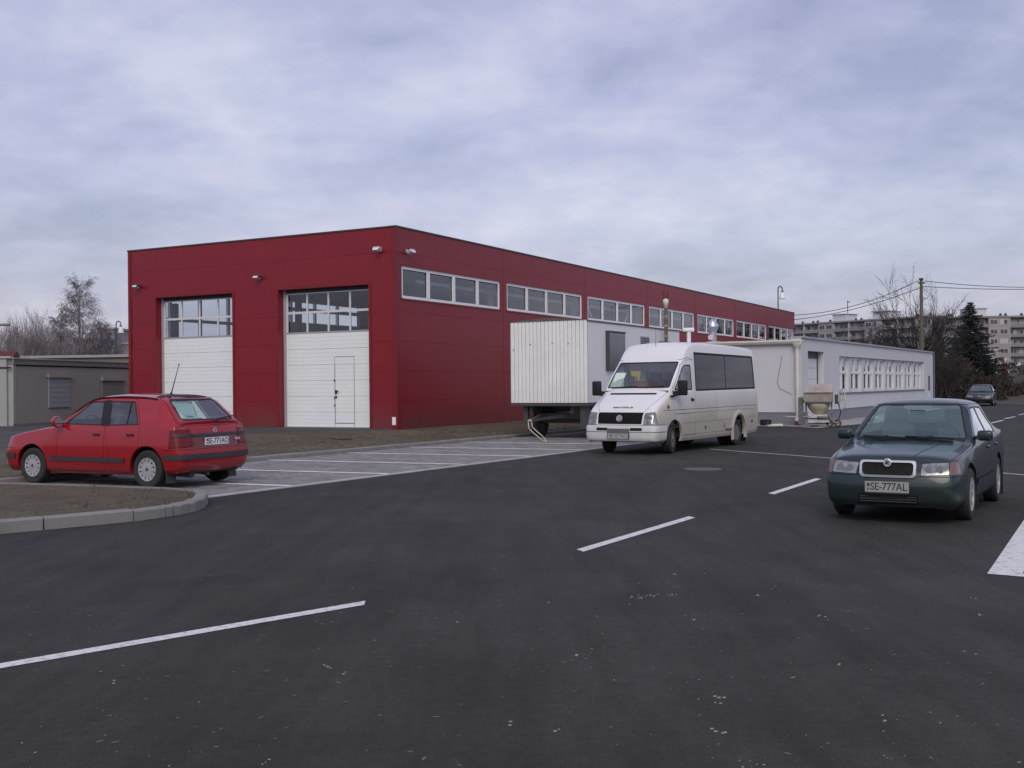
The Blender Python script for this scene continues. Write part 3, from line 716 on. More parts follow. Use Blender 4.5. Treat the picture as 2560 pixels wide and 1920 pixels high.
# row of windows
MB().box(v0-.02, v1+.02, -.05, .22, vz0-.05, vz0).build('sill', mat('sill_dark', (.18, .18, .20), .4, metal=.3), wb)
n = 8; pw = (v1-v0)/n
for i in range(n):
    a = v0+pw*i; b = a+pw-.42 if i < n-1 else v1-.25
    MB().box(b, a+pw if i < n-1 else v1, .10, T2, vz0, vz1).build('window_post', M_PLASTER, wb)
    f = .09; y0_, y1_ = .17, .25; zt = vz0+.95*(vz1-vz0)*.60
    mid = (a+b)/2+rnd.uniform(-.1, .1)
    fr = MB().box(a, b, y0_, y1_, vz0, vz0+.17).box(a, b, y0_, y1_, vz1-.10, vz1).box(a, a+.14, y0_, y1_, vz0+.17, vz1-.10).box(b-.14, b, y0_, y1_, vz0+.17, vz1-.10)
    fr.box(a+.14, b-.14, y0_-.01, y1_, zt-.07, zt+.07).box(mid-.13, mid+.13, y0_, y1_, vz0+.17, zt-.07).box(mid-.13, mid+.13, y0_, y1_, zt+.07, vz1-.10)
    fo = fr.build('window', M_WHITE, wb)
    for (x0_, x1_) in ((a+.14, mid-.13), (mid+.13, b-.14)):
        for (z0_, z1_) in ((vz0+.17, zt-.07), (zt+.07, vz1-.10)):
            MB().box(x0_-.01, x1_+.01, .205, .212, z0_-.01, z1_+.01).build('pane', M_WIN, fo)
    # net curtain with folds, drawn unevenly
    m = MB(); k = 36; c0, c1 = a+.05, b-.05; vs = []
    for j in range(k+1):
        x = c0+(c1-c0)*j/k; yy = .33+.035*math.sin(j*1.9+i)+.02*math.sin(j*.7)
        vs += [(x, yy, vz0+.12+(.12 if (j//9+i) % 3 == 0 else 0)), (x, yy, vz1-.05)]
    fs = [(2*j, 2*j+2, 2*j+3, 2*j+1) for j in range(k) if ((j*5+i*11)//17) % 3 != 1]
    m.add(vs, fs).build('curtain', mat('net_curtain', (.52, .53, .50), .9, var=.25, vscale=6, stretch=(6, 6, .4)), wb)
MB().box(v0-.2, v1+.2, .9, .95, .6, 3.0).build('room_partition', mat('room_dark', (.10, .105, .11), .9), wb)
MB().box(27.0, 27.35, -.05, 0, 1.15, 2.0).build('meter_cabinet', mat('cabinet_dark', (.08, .08, .085), .5), wb)
MB().box(27.05, 27.33, -.055, -.05, 1.2, 1.95).build('cabinet_door', mat('cabinet_grey', (.16, .16, .17), .5), wb)
MB().box(27.15, 27.20, -.03, 0, .5, 1.15).build('conduit', M_PLASTER, wb)
MB().tube([(WL+.05, -.05, 0), (WL+.05, -.05, WH-.1)], .06, 10).build('downpipe', mat('pipe_violet', (.10, .10, .17), .5), wb)
# gutter, hopper and downpipe on the front corner
gm = MB(); k = 9; vs = []
for yy in (-.02, WW):
    for j in range(k): t = math.pi+math.pi*j/(k-1); vs.append((-.10+.10*math.cos(t), yy, 3.27+.11*math.sin(t)))
gm.add(vs, [(j, j+1, j+1+k, j+k) for j in range(k-1)]); gm.box(-.215, -.195, -.02, WW, 3.26, 3.29)
gm.build('gutter', M_CREAM, wb, True, 60)
MB().box(-.02, .3, -.02, WW, 3.24, 3.34).build('eaves_board', M_CREAM, wb)
MB().lathe([(.09, 2.95), (.10, 3.02), (.15, 3.08), (.17, 3.18)], (-.12, .12, 0), n=16).build('hopper', M_CREAM, wb, True)
MB().tube([(-.12, .12, .30), (-.12, .12, 3.0)], .085, 14).build('downpipe', M_CREAM, wb, True, 60)
MB().lathe([(.09, .16), (.11, .17), (.11, .30), (.09, .31)], (-.12, .12, 0), n=14).build('pipe_collar', M_WHITE, wb, True, 50)
MB().tube([(-.12, .12, -.02), (-.12, .12, .17)], .10, 12).build('pipe_foot', mat('rust_red', (.16, .04, .03), .7), wb)
MB().tube([(-.02, .75, 2.7), (-.02, .85, 2.2), (-.03, .95, 1.7), (-.03, .85, 1.45), (-.04, .35, 1.2)], .006, 5).build('hanging_wire', M_BLACK, wb)
# flue with a cowl on the roof
fx = W0+WX*1.6+WY*5.0
fl = empty('roof_flue', (14.5*0+dp(1782, 840, 47.5).x, 47.5, 3.3), label='shiny metal flue with a domed cowl on the white building roof', cat='flue')
M_CHR = mat('bright_metal', (.62, .64, .70), .22, metal=.9)
MB().box(-.26, .26, -.2, .2, 0, .18).build('flashing', mat('flue_grey', (.4, .4, .42), .6), fl)
MB().tube([(0, 0, .15), (0, 0, .62)], .17, 16).build('pipe', M_GREYSTEEL, fl, True, 50)
MB().lathe([(.17, .60), (.24, .78), (.25, .80), (.25, .84), (.17, 1.05), (.06, 1.16), (.0, 1.18)], n=20).build('cowl', M_CHR, fl, True, 50)
MB().lathe([(.12, -.1), (.12, 0), (.10, .1)], (-.12, -.1, .36), axis='y', n=14).build('elbow', M_CHR, fl, True, 50)
# light strip of ground round its foot, with odds and ends on it
def wpt(x, y, z=0): p = W0+WX*x+WY*y; return (p.x, p.y, z)
sheet('gravel_strip', [wpt(-1.5, 8.5)[:2], wpt(-1.35, .2)[:2], wpt(-2.6, -1.3)[:2], wpt(4.6, -2.3)[:2], wpt(14, -1.0)[:2], wpt(28.6, -.6)[:2], wpt(28.6, .1)[:2], wpt(.1, .1)[:2], wpt(.1, 8.5)[:2]], .012, M_CONC, kind='structure')
def junk(name, label, cat, m, ma, loc, rz=0):
    o = m.build(name, ma); tag(o, label, cat); o.location = loc; o.rotation_euler = (0, 0, rz); return o
p = gp(1908, 1064)
e = empty('black_crate', (p[0]+.1, p[1], 0.01), .3, 'small black box on the ground by the grey plinth behind the van', 'box')
MB().box(-.17, .17, -.14, .14, 0, .02).box(-.17, .17, -.14, -.12, .02, .22).box(-.17, .17, .12, .14, .02, .22).box(-.17, -.15, -.12, .12, .02, .22).box(.15, .17, -.12, .12, .02, .22).build('crate_body', M_BLACK, e)
MB().box(-.06, .06, -.145, -.14, .08, .15).build('grip', M_DARKSTEEL, e)
p = gp(1926, 1066); junk('white_slab', 'flat pale slab lying beside the small black box', 'slab', MB().box(-.3, .3, -.12, .12, 0, .05).box(-.1, .35, -.02, .14, .05, .08), M_CREAM, (p[0]+.15, p[1], .01), .2)
p = gp(2143.5, 1044)
e = empty('white_canister', (p[0], p[1], .01), .4, 'small white canister standing against the plinth under the windows', 'canister')
MB().box(-.13, .13, -.08, .08, 0, .30).build('canister_body', M_WHITE, e, bevel=.03)
MB().tube([(.05, 0, .28), (.05, 0, .36)], .03, 8).box(-.09, .03, -.015, .015, .34, .36).box(-.09, -.065, -.015, .015, .29, .34).build('canister_cap', M_WHITE, e)
for i, (x0_, x1_, yy, w_, cl_, nm, lb) in enumerate(((5.0, 8.6, -1.5, .12, M_WHITE, 'white_board', 'pale board lying on the gravel beside the white canister'), (3.4, 6.4, -1.75, .25, M_DARKSTEEL, 'dark_board', 'dark board lying on the gravel right of the mixer'), (6.0, 7.6, -2.1, .10, M_GREYSTEEL, 'grey_plank', 'short grey plank on the gravel nearest the road'))):
    a = wpt(x0_, yy); b = wpt(x1_, yy+.5); o = MB().bar((a[0], a[1], .06+.03*i), (b[0], b[1], .07+.03*i), w_, .05).build(nm, cl_); tag(o, lb, 'board')
# ================================================================ vehicles
def pchip(P, sub):
    """monotone cubic through points P (Vectors), sub samples per span"""
    n = len(P); t = [0.0]
    for a, b in zip(P, P[1:]): t.append(t[-1]+max((b-a).length, 1e-4))
    h = [t[i+1]-t[i] for i in range(n-1)]; D = [(P[i+1]-P[i])/h[i] for i in range(n-1)]
    T = []
    for i in range(n):
        if i == 0: T.append(D[0].copy()); continue
        if i == n-1: T.append(D[-1].copy()); continue
        v = Vector((0, 0, 0))
        for c in range(3):
            a, b = D[i-1][c], D[i][c]
            if a*b > 0: w1 = 2*h[i]+h[i-1]; w2 = h[i]+2*h[i-1]; v[c] = (w1+w2)/(w1/a+w2/b)
        T.append(v)
    outp = []
    for i in range(n-1):
        for k in range(sub):
            s = k/sub; s2 = s*s; s3 = s2*s
            outp.append(P[i]*(2*s3-3*s2+1)+T[i]*((s3-2*s2+s)*h[i])+P[i+1]*(-2*s3+3*s2)+T[i+1]*((s3-s2)*h[i]))
    outp.append(P[-1].copy()); return outp
def sec(x, zb, ym, zm, ys, zs, yr, zr, zc, dx=None, bul=.012, cr=.25, low=.10):
    p = [(ym-low, zb), (ym-.02, zb+.09), (ym, zm), (ys+(ym-ys)*.45, zs-.07), (ys, zs), ((ys+yr)/2+bul, (zs+zr)/2), (yr, zr), (yr*.62, zc-(zc-zr)*cr), (0, zc)]
    dx = dx or [0]*9
    return [Vector((x+dx[i], p[i][0], p[i][1])) for i in range(9)]
class Body:
    def __init__(s, stations, nu=5, nv=4, bf=.05, br=-.04, K=14):
        rows = [pchip(r, nv) for r in stations]; mj = len(rows[0])
        cols = [pchip([r[j] for r in rows], nu) for j in range(mj)]
        ni = len(cols[0]); s.bm = bm = bmesh.new(); s.pid = bm.faces.layers.int.new('pid')
        V = []
        for i in range(ni):
            left = [bm.verts.new(cols[j][i]) for j in range(mj)]
            right = [bm.verts.new((v.co.x, -v.co.y, v.co.z)) for v in left[:-1]]
            V.append(left+right[::-1])
        m = len(V[0])
        for i in range(ni-1):
            for j in range(m-1): bm.faces.new((V[i][j], V[i][j+1], V[i+1][j+1], V[i+1][j]))
        for ring, b, rev in ((V[0], bf, False), (V[-1], br, True)):
            ymax = max(v.co.y for v in ring); prev = None
            for j in range(mj-1):
                l, r = ring[j], ring[m-1-j]; row = [l]
                for k in range(1, K):
                    y = l.co.y+(r.co.y-l.co.y)*k/K
                    row.append(bm.verts.new((l.co.x+b*((l.co.y/ymax)**2)*(1-(y/l.co.y)**2) if l.co.y > 1e-3 else l.co.x, y, l.co.z)))
                row.append(r)
                if prev:
                    for k in range(K):
                        q = (prev[k], prev[k+1], row[k+1], row[k]); bm.faces.new(q[::-1] if rev else q)
                prev = row
            c = ring[mj-1]
            for k in range(K):
                q = (prev[k], prev[k+1], c); bm.faces.new(q[::-1] if rev else q)
        bmesh.ops.recalc_face_normals(bm, faces=bm.faces); bm.normal_update()
        c = max(bm.faces, key=lambda f: f.calc_center_median().z)
        if c.normal.z < 0: bmesh.ops.reverse_faces(bm, faces=bm.faces)
        s.names = {0: None}
    def carve(s, poly, ax, to, pred=None, frm=(0,)):
        """cut a convex outline into the shell as seen along axis ax; the faces inside become piece `to`"""
        bm = s.bm; pid = s.pid; a, b = {'x': (1, 2), 'y': (0, 2), 'z': (0, 1)}[ax]
        n = len(poly); ar = sum(poly[i][0]*poly[(i+1) % n][1]-poly[(i+1) % n][0]*poly[i][1] for i in range(n))
        if ar < 0: poly = poly[::-1]
        lo = (min(p[0] for p in poly), min(p[1] for p in poly)); hi = (max(p[0] for p in poly), max(p[1] for p in poly))
        def sel():
            r = []
            for f in bm.faces:
                if f[pid] not in frm: continue
                vs = [v.co for v in f.verts]
                if max(v[a] for v in vs) < lo[0] or min(v[a] for v in vs) > hi[0] or max(v[b] for v in vs) < lo[1] or min(v[b] for v in vs) > hi[1]: continue
                if pred and not pred(f.calc_center_median()): continue
                r.append(f)
            return r
        for i in range(n):
            p, q = poly[i], poly[(i+1) % n]; d = Vector((q[0]-p[0], q[1]-p[1]))
            if d.length < 1e-6: continue
            no = Vector((0, 0, 0)); no[a] = d.y; no[b] = -d.x; co = Vector((0, 0, 0)); co[a], co[b] = p
            fs = sel(); es = {e for f in fs for e in f.edges}; vs = {v for f in fs for v in f.verts}
            if fs: bmesh.ops.bisect_plane(bm, geom=fs+list(es)+list(vs), dist=1e-5, plane_co=co, plane_no=no.normalized())
        ins = []
        for f in sel():
            c = f.calc_center_median()
            if all((poly[(i+1) % n][0]-poly[i][0])*(c[b]-poly[i][1])-(poly[(i+1) % n][1]-poly[i][1])*(c[a]-poly[i][0]) > -1e-7 for i in range(n)):
                f[pid] = to; ins.append(f)
        return ins
    def seam(s, pts, ax, to, wd=.007, pred=None, frm=(0,)):
        for p, q in zip(pts, pts[1:]):
            d = Vector((q[0]-p[0], q[1]-p[1])).normalized(); n_ = Vector((-d.y, d.x))*wd/2; e_ = d*wd*.5; p, q = Vector(p)-e_, Vector(q)+e_
            s.carve([tuple(p-n_), tuple(q-n_), tuple(q+n_), tuple(p+n_)], ax, to, pred, frm)
    def hit(s, y, z, front=True):
        from mathutils.bvhtree import BVHTree
        if not hasattr(s, 'bvh'): s.bvh = BVHTree.FromBMesh(s.bm)
        h = s.bvh.ray_cast(Vector((9 if front else -9, y, z)), Vector((-1 if front else 1, 0, 0)))
        return h[0].x if h[0] else 0
    def arch(s, cx, cz, r, depth=.05, n=28):
        poly = [(cx+r*math.cos(2*math.pi*k/n), cz+r*math.sin(2*math.pi*k/n)) for k in range(n)]
        pids = tuple({f[s.pid] for f in s.bm.faces})
        # flat dark-free opening: cut, delete, and turn the lip inwards
        fs = s.carve(poly, 'y', 99, lambda c: abs(c.y) > .3 and c.z < cz+r+.1 and abs(c.x-cx) < r+.1, pids)
        bmesh.ops.delete(s.bm, geom=[f for f in s.bm.faces if f[s.pid] == 99], context='FACES')
        es = [e for e in s.bm.edges if len(e.link_faces) == 1 and all(abs(math.hypot(v.co.x-cx, v.co.z-cz)-r) < .012 for v in e.verts)]
        r_ = bmesh.ops.extrude_edge_only(s.bm, edges=es)
        for v in [g for g in r_['geom'] if isinstance(g, bmesh.types.BMVert)]:
            v.co.y -= math.copysign(depth, v.co.y)
        for g in r_['geom']:
            if isinstance(g, bmesh.types.BMFace): g[s.pid] = 0
    def emit(s, parent, table, angle=35):
        """table: pid -> (name, material, inward offset, split left/right?)"""
        bm = s.bm; bm.normal_update(); out_ = {}
        nrm = {v: v.normal.copy() for v in bm.verts}
        def make(nm, fs, ma, off):
            if not fs: return None
            vm = {}; vs = []; ff = []
            for f in fs:
                q = []
                for v in f.verts:
                    if v not in vm: vm[v] = len(vs); vs.append(v.co-nrm[v]*off)
                    q.append(vm[v])
                ff.append(q)
            me = bpy.data.meshes.new(nm); me.from_pydata(vs, [], ff)
            return link(nm, me, ma, parent, True, angle)
        for pid, (nm, ma, off, split) in table.items():
            fs = [f for f in bm.faces if f[s.pid] == pid]
            if split == 'lr':
                out_[pid] = [make(nm, [f for f in fs if f.calc_center_median().y > 0], ma, off), make(nm, [f for f in fs if f.calc_center_median().y <= 0], ma, off)]
            elif callable(split):
                gr = {}
                for f in fs: gr.setdefault(split(f.calc_center_median()), []).append(f)
                out_[pid] = [make(nm, g, ma, off) for k, g in sorted(gr.items())]
            else: out_[pid] = [make(nm, fs, ma, off)]
        bm.free(); return out_
def rp(pts, r=.03, k=3):
    """rounded corners on a convex outline"""
    n = len(pts); o = []
    rs = r if isinstance(r, (list, tuple)) else [r]*n
    for i in range(n):
        a, b, c = Vector(pts[i-1]), Vector(pts[i]), Vector(pts[(i+1) % n]); rr = min(rs[i], (a-b).length*.45, (c-b).length*.45)
        if rr < 1e-4: o.append(tuple(b)); continue
        p, q = b+(a-b).normalized()*rr, b+(c-b).normalized()*rr
        for j in range(k+1):
            t = j/k; o.append(tuple(p*(1-t)**2+b*2*t*(1-t)+q*t*t))
    return o
def inset(poly, d):
    n = len(poly); ar = sum(poly[i][0]*poly[(i+1) % n][1]-poly[(i+1) % n][0]*poly[i][1] for i in range(n)); sg = 1 if ar > 0 else -1
    o = []
    for i in range(n):
        a, b, c = Vector(poly[i-1]), Vector(poly[i]), Vector(poly[(i+1) % n]); u, v = (b-a).normalized(), (c-b).normalized()
        n1, n2 = Vector((-u.y, u.x))*sg, Vector((-v.y, v.x))*sg; m_ = n1+n2; m_ = m_*(2/max(m_.length_squared, .3))
        o.append(tuple(b+m_*d))
    return o
def mirror(poly): return [(-a, b) for a, b in poly]

M_TYRE = mat('tyre_rubber', (.022, .022, .022), .8, var=.3, vscale=12, bump=.2, bscale=60)
M_RIM = mat('wheel_silver', (.50, .51, .53), .35, metal=.55, var=.12, vscale=20)
M_RIMD = mat('wheel_dark', (.06, .06, .06), .6, var=.2)
M_LINER = mat('arch_liner', (.012, .012, .012), .9)
M_TRIM = mat('grey_rubber_trim', (.032, .033, .040), .55, var=.1)
M_SEAM = mat('seam_black', (.012, .012, .012), .7)
M_CHROME = mat('chrome', (.62, .63, .66), .22, metal=.55, spec=.8)
M_CGLASS = glass('car_glass', (.70, .82, .79), .01, 1.55, 2.2)
M_CSCREEN = glass('windscreen_glass', (.60, .78, .74), .01, 1.55, 2.8)
M_CSCREEN.node_tree.nodes['Glossy BSDF'].inputs['Color'].default_value = (.78, 1, .95, 1)
M_LAMPC = mat('headlamp', (.26, .28, .29), .14, spec=.7, coat=.7, metal=.45, var=.6, vscale=16)
M_BOWL = mat('lamp_bowl', (.24, .25, .27), .25, metal=.2)
M_AMBER = mat('indicator_amber', (.15, .07, .065), .15, coat=1, var=.15, vscale=20)
M_TAIL = mat('tail_red', (.14, .002, .005), .3, spec=.3, coat=.25, var=.25, vscale=12)
M_SEAT = mat('seat_cloth', (.10, .105, .11), .9, var=.2)
M_CABIN = mat('cabin_dark', (.035, .037, .04), .8)
M_PLATE = mat('plate_white', (.62, .63, .63), .45, var=.08, vscale=20)
M_INK = mat('plate_ink', (.012, .012, .015), .6)
M_MIRROR = mat('mirror_glass', (.75, .8, .8), .03, metal=1)

def wheel(parent, x, y, r, w_, rim_r, style, steer=0):
    e = empty('wheel', (x, y, r), 0 if y > 0 else math.pi); e.parent = parent; CH.setdefault(parent.name, []).append(e)
    if steer: e.rotation_euler.z += steer
    h = w_/2; s = r-.018
    prof = [(rim_r-.005, -h*.8), (rim_r+.02, -h), (s, -h*.96), (r, -h*.72), (r, -h*.25), (r-.008, -h*.22), (r-.008, -h*.16), (r, -h*.13), (r, h*.13), (r-.008, h*.16), (r-.008, h*.22), (r, h*.25), (r, h*.72), (s, h*.96), (rim_r+.02, h), (rim_r-.005, h*.8)]
    MB().lathe(prof, axis='y', n=40, close=True).build('tyre', M_TYRE, e, True, 40)
    if style == 'cover':      # plastic cover: plain centre, twelve slots round the edge
        m = MB().lathe([(.0, h*.92), (.03, h*.94), (rim_r*.62, h*.90), (rim_r*.64, h*.84)], axis='y', n=32)
        m.lathe([(rim_r*.90, h*.84), (rim_r*.92, h*.93), (rim_r*1.0, h*.95), (rim_r*1.03, h*.85)], axis='y', n=40, close=True)
        for k in range(12):
            t = 2*math.pi*k/12; M_ = Matrix.Rotation(-t, 3, 'Y')
            vs = [M_ @ Vector(p) for p in ((-.022, h*.90, rim_r*.60), (.022, h*.90, rim_r*.60), (.030, h*.93, rim_r*.92), (-.030, h*.93, rim_r*.92), (-.022, h*.75, rim_r*.60), (.022, h*.75, rim_r*.60), (.030, h*.75, rim_r*.92), (-.030, h*.75, rim_r*.92))]
            m.add(vs, [(0, 3, 2, 1), (0, 1, 5, 4), (1, 2, 6, 5), (2, 3, 7, 6), (3, 0, 4, 7)])
        m.build('rim', M_RIM, e, True, 30)
        MB().lathe([(.0, h*.5), (rim_r, h*.5)], axis='y', n=24).build('brake_disc', M_RIMD, e)
        MB().lathe([(.0, h*.97), (.026, h*.96), (.03, h*.92)], axis='y', n=16).build('hub_cap', M_RIMD, e, True, 40)
    elif style == 'alloy':
        m = MB().lathe([(.0, h*.80), (.05, h*.82), (.06, h*.70)], axis='y', n=20)
        m.lathe([(rim_r*.93, h*.5), (rim_r*.94, h*.88), (rim_r*1.0, h*.95), (rim_r*1.03, h*.85), (rim_r*.99, h*.4)], axis='y', n=40, close=True)
        for k in range(8):
            t = 2*math.pi*k/8; M_ = Matrix.Rotation(-t, 3, 'Y')
            vs = [M_ @ Vector(p) for p in ((-.03, h*.80, .04), (.03, h*.80, .04), (.017, h*.86, rim_r*.96), (-.017, h*.86, rim_r*.96), (-.03, h*.55, .04), (.03, h*.55, .04), (.017, h*.55, rim_r*.96), (-.017, h*.55, rim_r*.96))]
            m.add(vs, [(0, 3, 2, 1), (0, 1, 5, 4), (1, 2, 6, 5), (2, 3, 7, 6), (3, 0, 4, 7)])
        m.build('rim', M_RIM, e, True, 30)
        MB().lathe([(.0, h*.3), (rim_r, h*.3)], axis='y', n=24).build('brake_disc', M_RIMD, e)
    else:                      # steel wheel with round holes and a hub
        dd = h*.35 if style == 'steel' else h*.1
        m = MB().lathe([(rim_r*1.03, h*.86), (rim_r*.98, h*.9), (rim_r*.93, h*.5), (rim_r*.80, dd), (rim_r*.55, dd+.03), (rim_r*.42, dd+.02), (rim_r*.30, dd+.07), (.0, dd+.075)], axis='y', n=32)
        m.build('rim', mat('steel_wheel', (.17, .165, .155), .6, metal=.3, var=.3, vscale=15), e, True, 30)
        m = MB()
        for k in range(10):
            t = 2*math.pi*k/10; c = Vector((rim_r*.68*math.cos(t), dd+.028, rim_r*.68*math.sin(t))); m.lathe([(.0, 0), (.020, 0), (.020, -.006)], tuple(c), axis='y', n=10)
        m.build('rim_hole', M_LINER, e)
        m = MB()
        for k in range(6):
            t = 2*math.pi*k/6; c = Vector((rim_r*.42*math.cos(t), dd+.02, rim_r*.42*math.sin(t))); m.lathe([(.012, 0), (.012, .03), (.0, .032)], tuple(c), axis='y', n=6)
        m.build('wheel_nut', M_RIM, e)
    return e
def liner(parent, x, r, ya, yb, z=.3):
    for sgn in (1, -1):
        n = 20; m = MB(); vs = []
        for yy in (ya*sgn, yb*sgn):
            for k in range(n+1): t = math.pi*k/n; vs.append((x+r*math.cos(t), yy, z+r*math.sin(t)*1.0))
        m.add(vs, [(k, k+1, k+n+2, k+n+1) for k in range(n)]); c = len(m.v); 
        m.add([(x-r, ya*sgn, z-.05), (x+r, ya*sgn, z-.05), (x+r, ya*sgn, z+r), (x-r, ya*sgn, z+r)], [(0, 1, 2, 3)])
        m.build('arch_liner', M_LINER, parent)
def seat(parent, x, y, z, ma=None, h=.62, head=True, w_=.48):
    s = MB().cbox((x, y, z), (.50, w_, .16)).cbox((x-.27, y, z+h*.5), (.14, w_*.94, h), Matrix.Rotation(R(-12), 3, 'Y'))
    if head: s.cbox((x-.36, y, z+h+.08), (.10, .26, .17), Matrix.Rotation(R(-12), 3, 'Y'))
    return s.build('seat', ma or M_SEAT, parent, bevel=.04)
def steering(parent, x, y, z, r=.19):
    m = MB(); t_ = R(65); n = 20; pts = []
    for k in range(n+1): a = 2*math.pi*k/n; pts.append((x+math.cos(a)*r*math.cos(t_), y+math.sin(a)*r, z+math.cos(a)*r*math.sin(t_)))
    m.tube(pts, .014, 6, False); m.bar((x, y-r, z), (x, y+r, z), .03, .02); m.bar((x, y, z), (x+.25, y, z-.15), .05, .05)
    m.build('steering_wheel', M_BLACK, parent, True, 40)
def plate(parent, x, z, s, M_, w_=.52, h_=.11, ma=None, ink=None, facing=1, y=0, crest=True, ch=.092):
    p = MB().box(x, x+.008*facing, y-w_/2, y+w_/2, z-h_/2, z+h_/2).build('number_plate', ma or M_PLATE, parent)
    text('lettering', s, ch*1.28, Vector((x+.0095*facing, y+(.022*facing), z)), M_, ink or M_INK, p, .001, .92)
    if crest:   # small shield and country letters at the left end of the plate
        yy = y-(w_/2-.042)*facing if facing > 0 else y+(w_/2-.042)
        yy = y-facing*(w_/2-.042)
        m = MB().cbox((x+.0105*facing, yy, z+.022), (.002, .026, .034)); m.build('crest', ink or M_INK, p)
        text('lettering', 'SK', .03, Vector((x+.0105*facing, yy, z-.028)), M_, ink or M_INK, p, .001)
    return p

# ---------------------------------------------------------------- red hatchback
def red_hatchback(loc, rz):
    c = empty('parked_car', (*loc, .018), rz, 'red five-door hatchback parked on the paving, seen from behind with a tall roof aerial', 'car')
    PAINT = mat('red_paint', (.29, .003, .011), .28, spec=.35, coat=.75, dirt=((.09, .03, .028), .25, 3, .65), var=.04, vscale=3)
    fz = [-.05, -.01, 0, -.02, -.05, -.07, -.09, -.09, -.08]
    rzx = [.05, .0, -.01, .03, .055, .06, .065, .07, .07]
    S = [sec(1.955, .22, .60, .44, .54, .655, .42, .685, .70, fz, 0), sec(1.90, .20, .71, .46, .64, .69, .46, .715, .732, fz, 0),
         sec(1.80, .19, .785, .50, .715, .725, .50, .75, .77, [0]*9, 0), sec(1.60, .19, .808, .52, .745, .775, .53, .805, .83, None, 0),
         sec(1.225, .19, .812, .54, .762, .832, .56, .868, .895, None, 0), sec(.90, .18, .815, .56, .772, .872, .59, .908, .932, None, 0),
         sec(.74, .18, .815, .56, .775, .888, .665, .935, .962, None, .0), sec(.60, .18, .815, .56, .776, .895, .675, 1.02, 1.055, None, .008), sec(.32, .18, .815, .56, .778, .902, .635, 1.18, 1.225), sec(.05, .18, .815, .56, .778, .908, .598, 1.315, 1.365),
         sec(-.10, .18, .815, .56, .778, .91, .585, 1.348, 1.398), sec(-.55, .18, .815, .56, .778, .915, .58, 1.362, 1.415),
         sec(-1.0, .18, .815, .56, .776, .92, .573, 1.345, 1.40), sec(-1.22, .19, .812, .56, .772, .925, .565, 1.325, 1.378), sec(-1.33, .20, .81, .56, .768, .93, .562, 1.30, 1.35, None, .02),
         sec(-1.52, .21, .808, .56, .762, .93, .585, 1.15, 1.185, None, .02), sec(-1.66, .22, .80, .56, .752, .925, .60, 1.03, 1.055, None, .01), sec(-1.735, .22, .79, .55, .738, .905, .59, .965, .985, None, .0),
         sec(-1.80, .23, .765, .52, .705, .875, .56, .925, .94, rzx, 0), sec(-1.845, .24, .70, .48, .65, .855, .52, .905, .915, rzx, 0)]
    B = Body(S, 5, 4, .05, -.035)
    side = lambda q: abs(q.y) > .45 and q.x > -1.6
    # windscreen, rear window
    ws = rp([(-.60, .985), (.60, .985), (.515, 1.345), (-.515, 1.345)], .05); B.carve(ws, 'x', 1, lambda q: .0 < q.x < .8 and q.z > .95)
    B.carve(inset(ws, .025), 'x', 2, lambda q: 0 < q.x < .8 and q.z > .95, (1,))
    rw = rp([(-.565, 1.0), (.565, 1.0), (.475, 1.325), (-.475, 1.325)], .06); B.carve(rw, 'x', 1, lambda q: q.x < -1.2 and q.z > .97)
    B.carve(inset(rw, .022), 'x', 3, lambda q: q.x < -1.2 and q.z > .97, (1,))
    # door outlines, then windows
    fd = [(.62, .22), (.66, .60), (.64, .93), (.06, 1.335), (-.28, 1.345), (-.36, .90), (-.36, .22)]
    rd = [(-.37, .22), (-.37, .90), (-.29, 1.345), (-.86, 1.335), (-1.08, .93), (-1.06, .62), (-.86, .22)]
    for P, pp in ((fd, 10), (rd, 11)):
        B.carve(rp(P, .02), 'y', 4, side); B.carve(rp(inset(P, .006), .02), 'y', pp, side, (4,))
    fw = [(.555, .945), (.06, 1.295), (-.20, 1.303), (-.285, .927)]
    rw_ = [(-.425, .925), (-.345, 1.303), (-.84, 1.295), (-1.04, .945)]
    B.carve(rp(fw, .02), 'y', 1, side, (10, 4)); B.carve(rp(inset(fw, .018), .02), 'y', 5, side, (1,))
    B.carve(rp(rw_, .02), 'y', 1, side, (11, 4)); B.carve(rp(inset(rw_, .018), .02), 'y', 6, side, (1,))
    B.seam([(-.80, .93), (-.76, 1.30)], 'y', 1, .022, side, (6,))
    B.carve([(-.19, 1.315), (-.282, .92), (-.428, .92), (-.355, 1.315)], 'y', 1, side, (10, 11, 4, 0))
    # lower trim, bumpers
    B.carve([(.80, .375), (-.78, .375), (-.78, .44), (.80, .44)], 'y', 7, lambda q: abs(q.y) > .6, (0, 10, 11, 4))
    rear = lambda q: q.x < -1.5
    B.carve([(-2, .43), (-1.56, .43), (-1.56, .505), (-2, .505)], 'y', 7, rear)
    B.seam([(-1.54, .57), (-2.0, .585)], 'y', 4, .008, rear)
    B.carve([(1.60, .40), (2.1, .40), (2.1, .47), (1.60, .47)], 'y', 7, lambda q: q.x > 1.4)
    B.seam([(1.62, .56), (2.1, .56)], 'y', 4, .008, lambda q: q.x > 1.4)
    # tailgate: shut lines, dark band, recess of the plate
    for sy in (1, -1):
        lamp = [(sy*.50, .615), (sy*.515, .86), (sy*.62, .875), (sy*.79, .86), (sy*.82, .60)]
        pl = lambda q: q.x < -1.66
        B.carve(rp(lamp, .02), 'x', 4, pl); B.carve(rp(inset(lamp, .008), .02), 'x', 8, pl, (4,))
        B.seam([(sy*.49, .60), (sy*.505, .87), (sy*.66, .97), (sy*.535, 1.35)], 'x', 4, .007, lambda q: q.x < -1.25, (0,))
    B.carve([(-.80, .765), (.80, .765), (.80, .805), (-.80, .805)], 'x', 7, lambda q: q.x < -1.69, (0, 8))
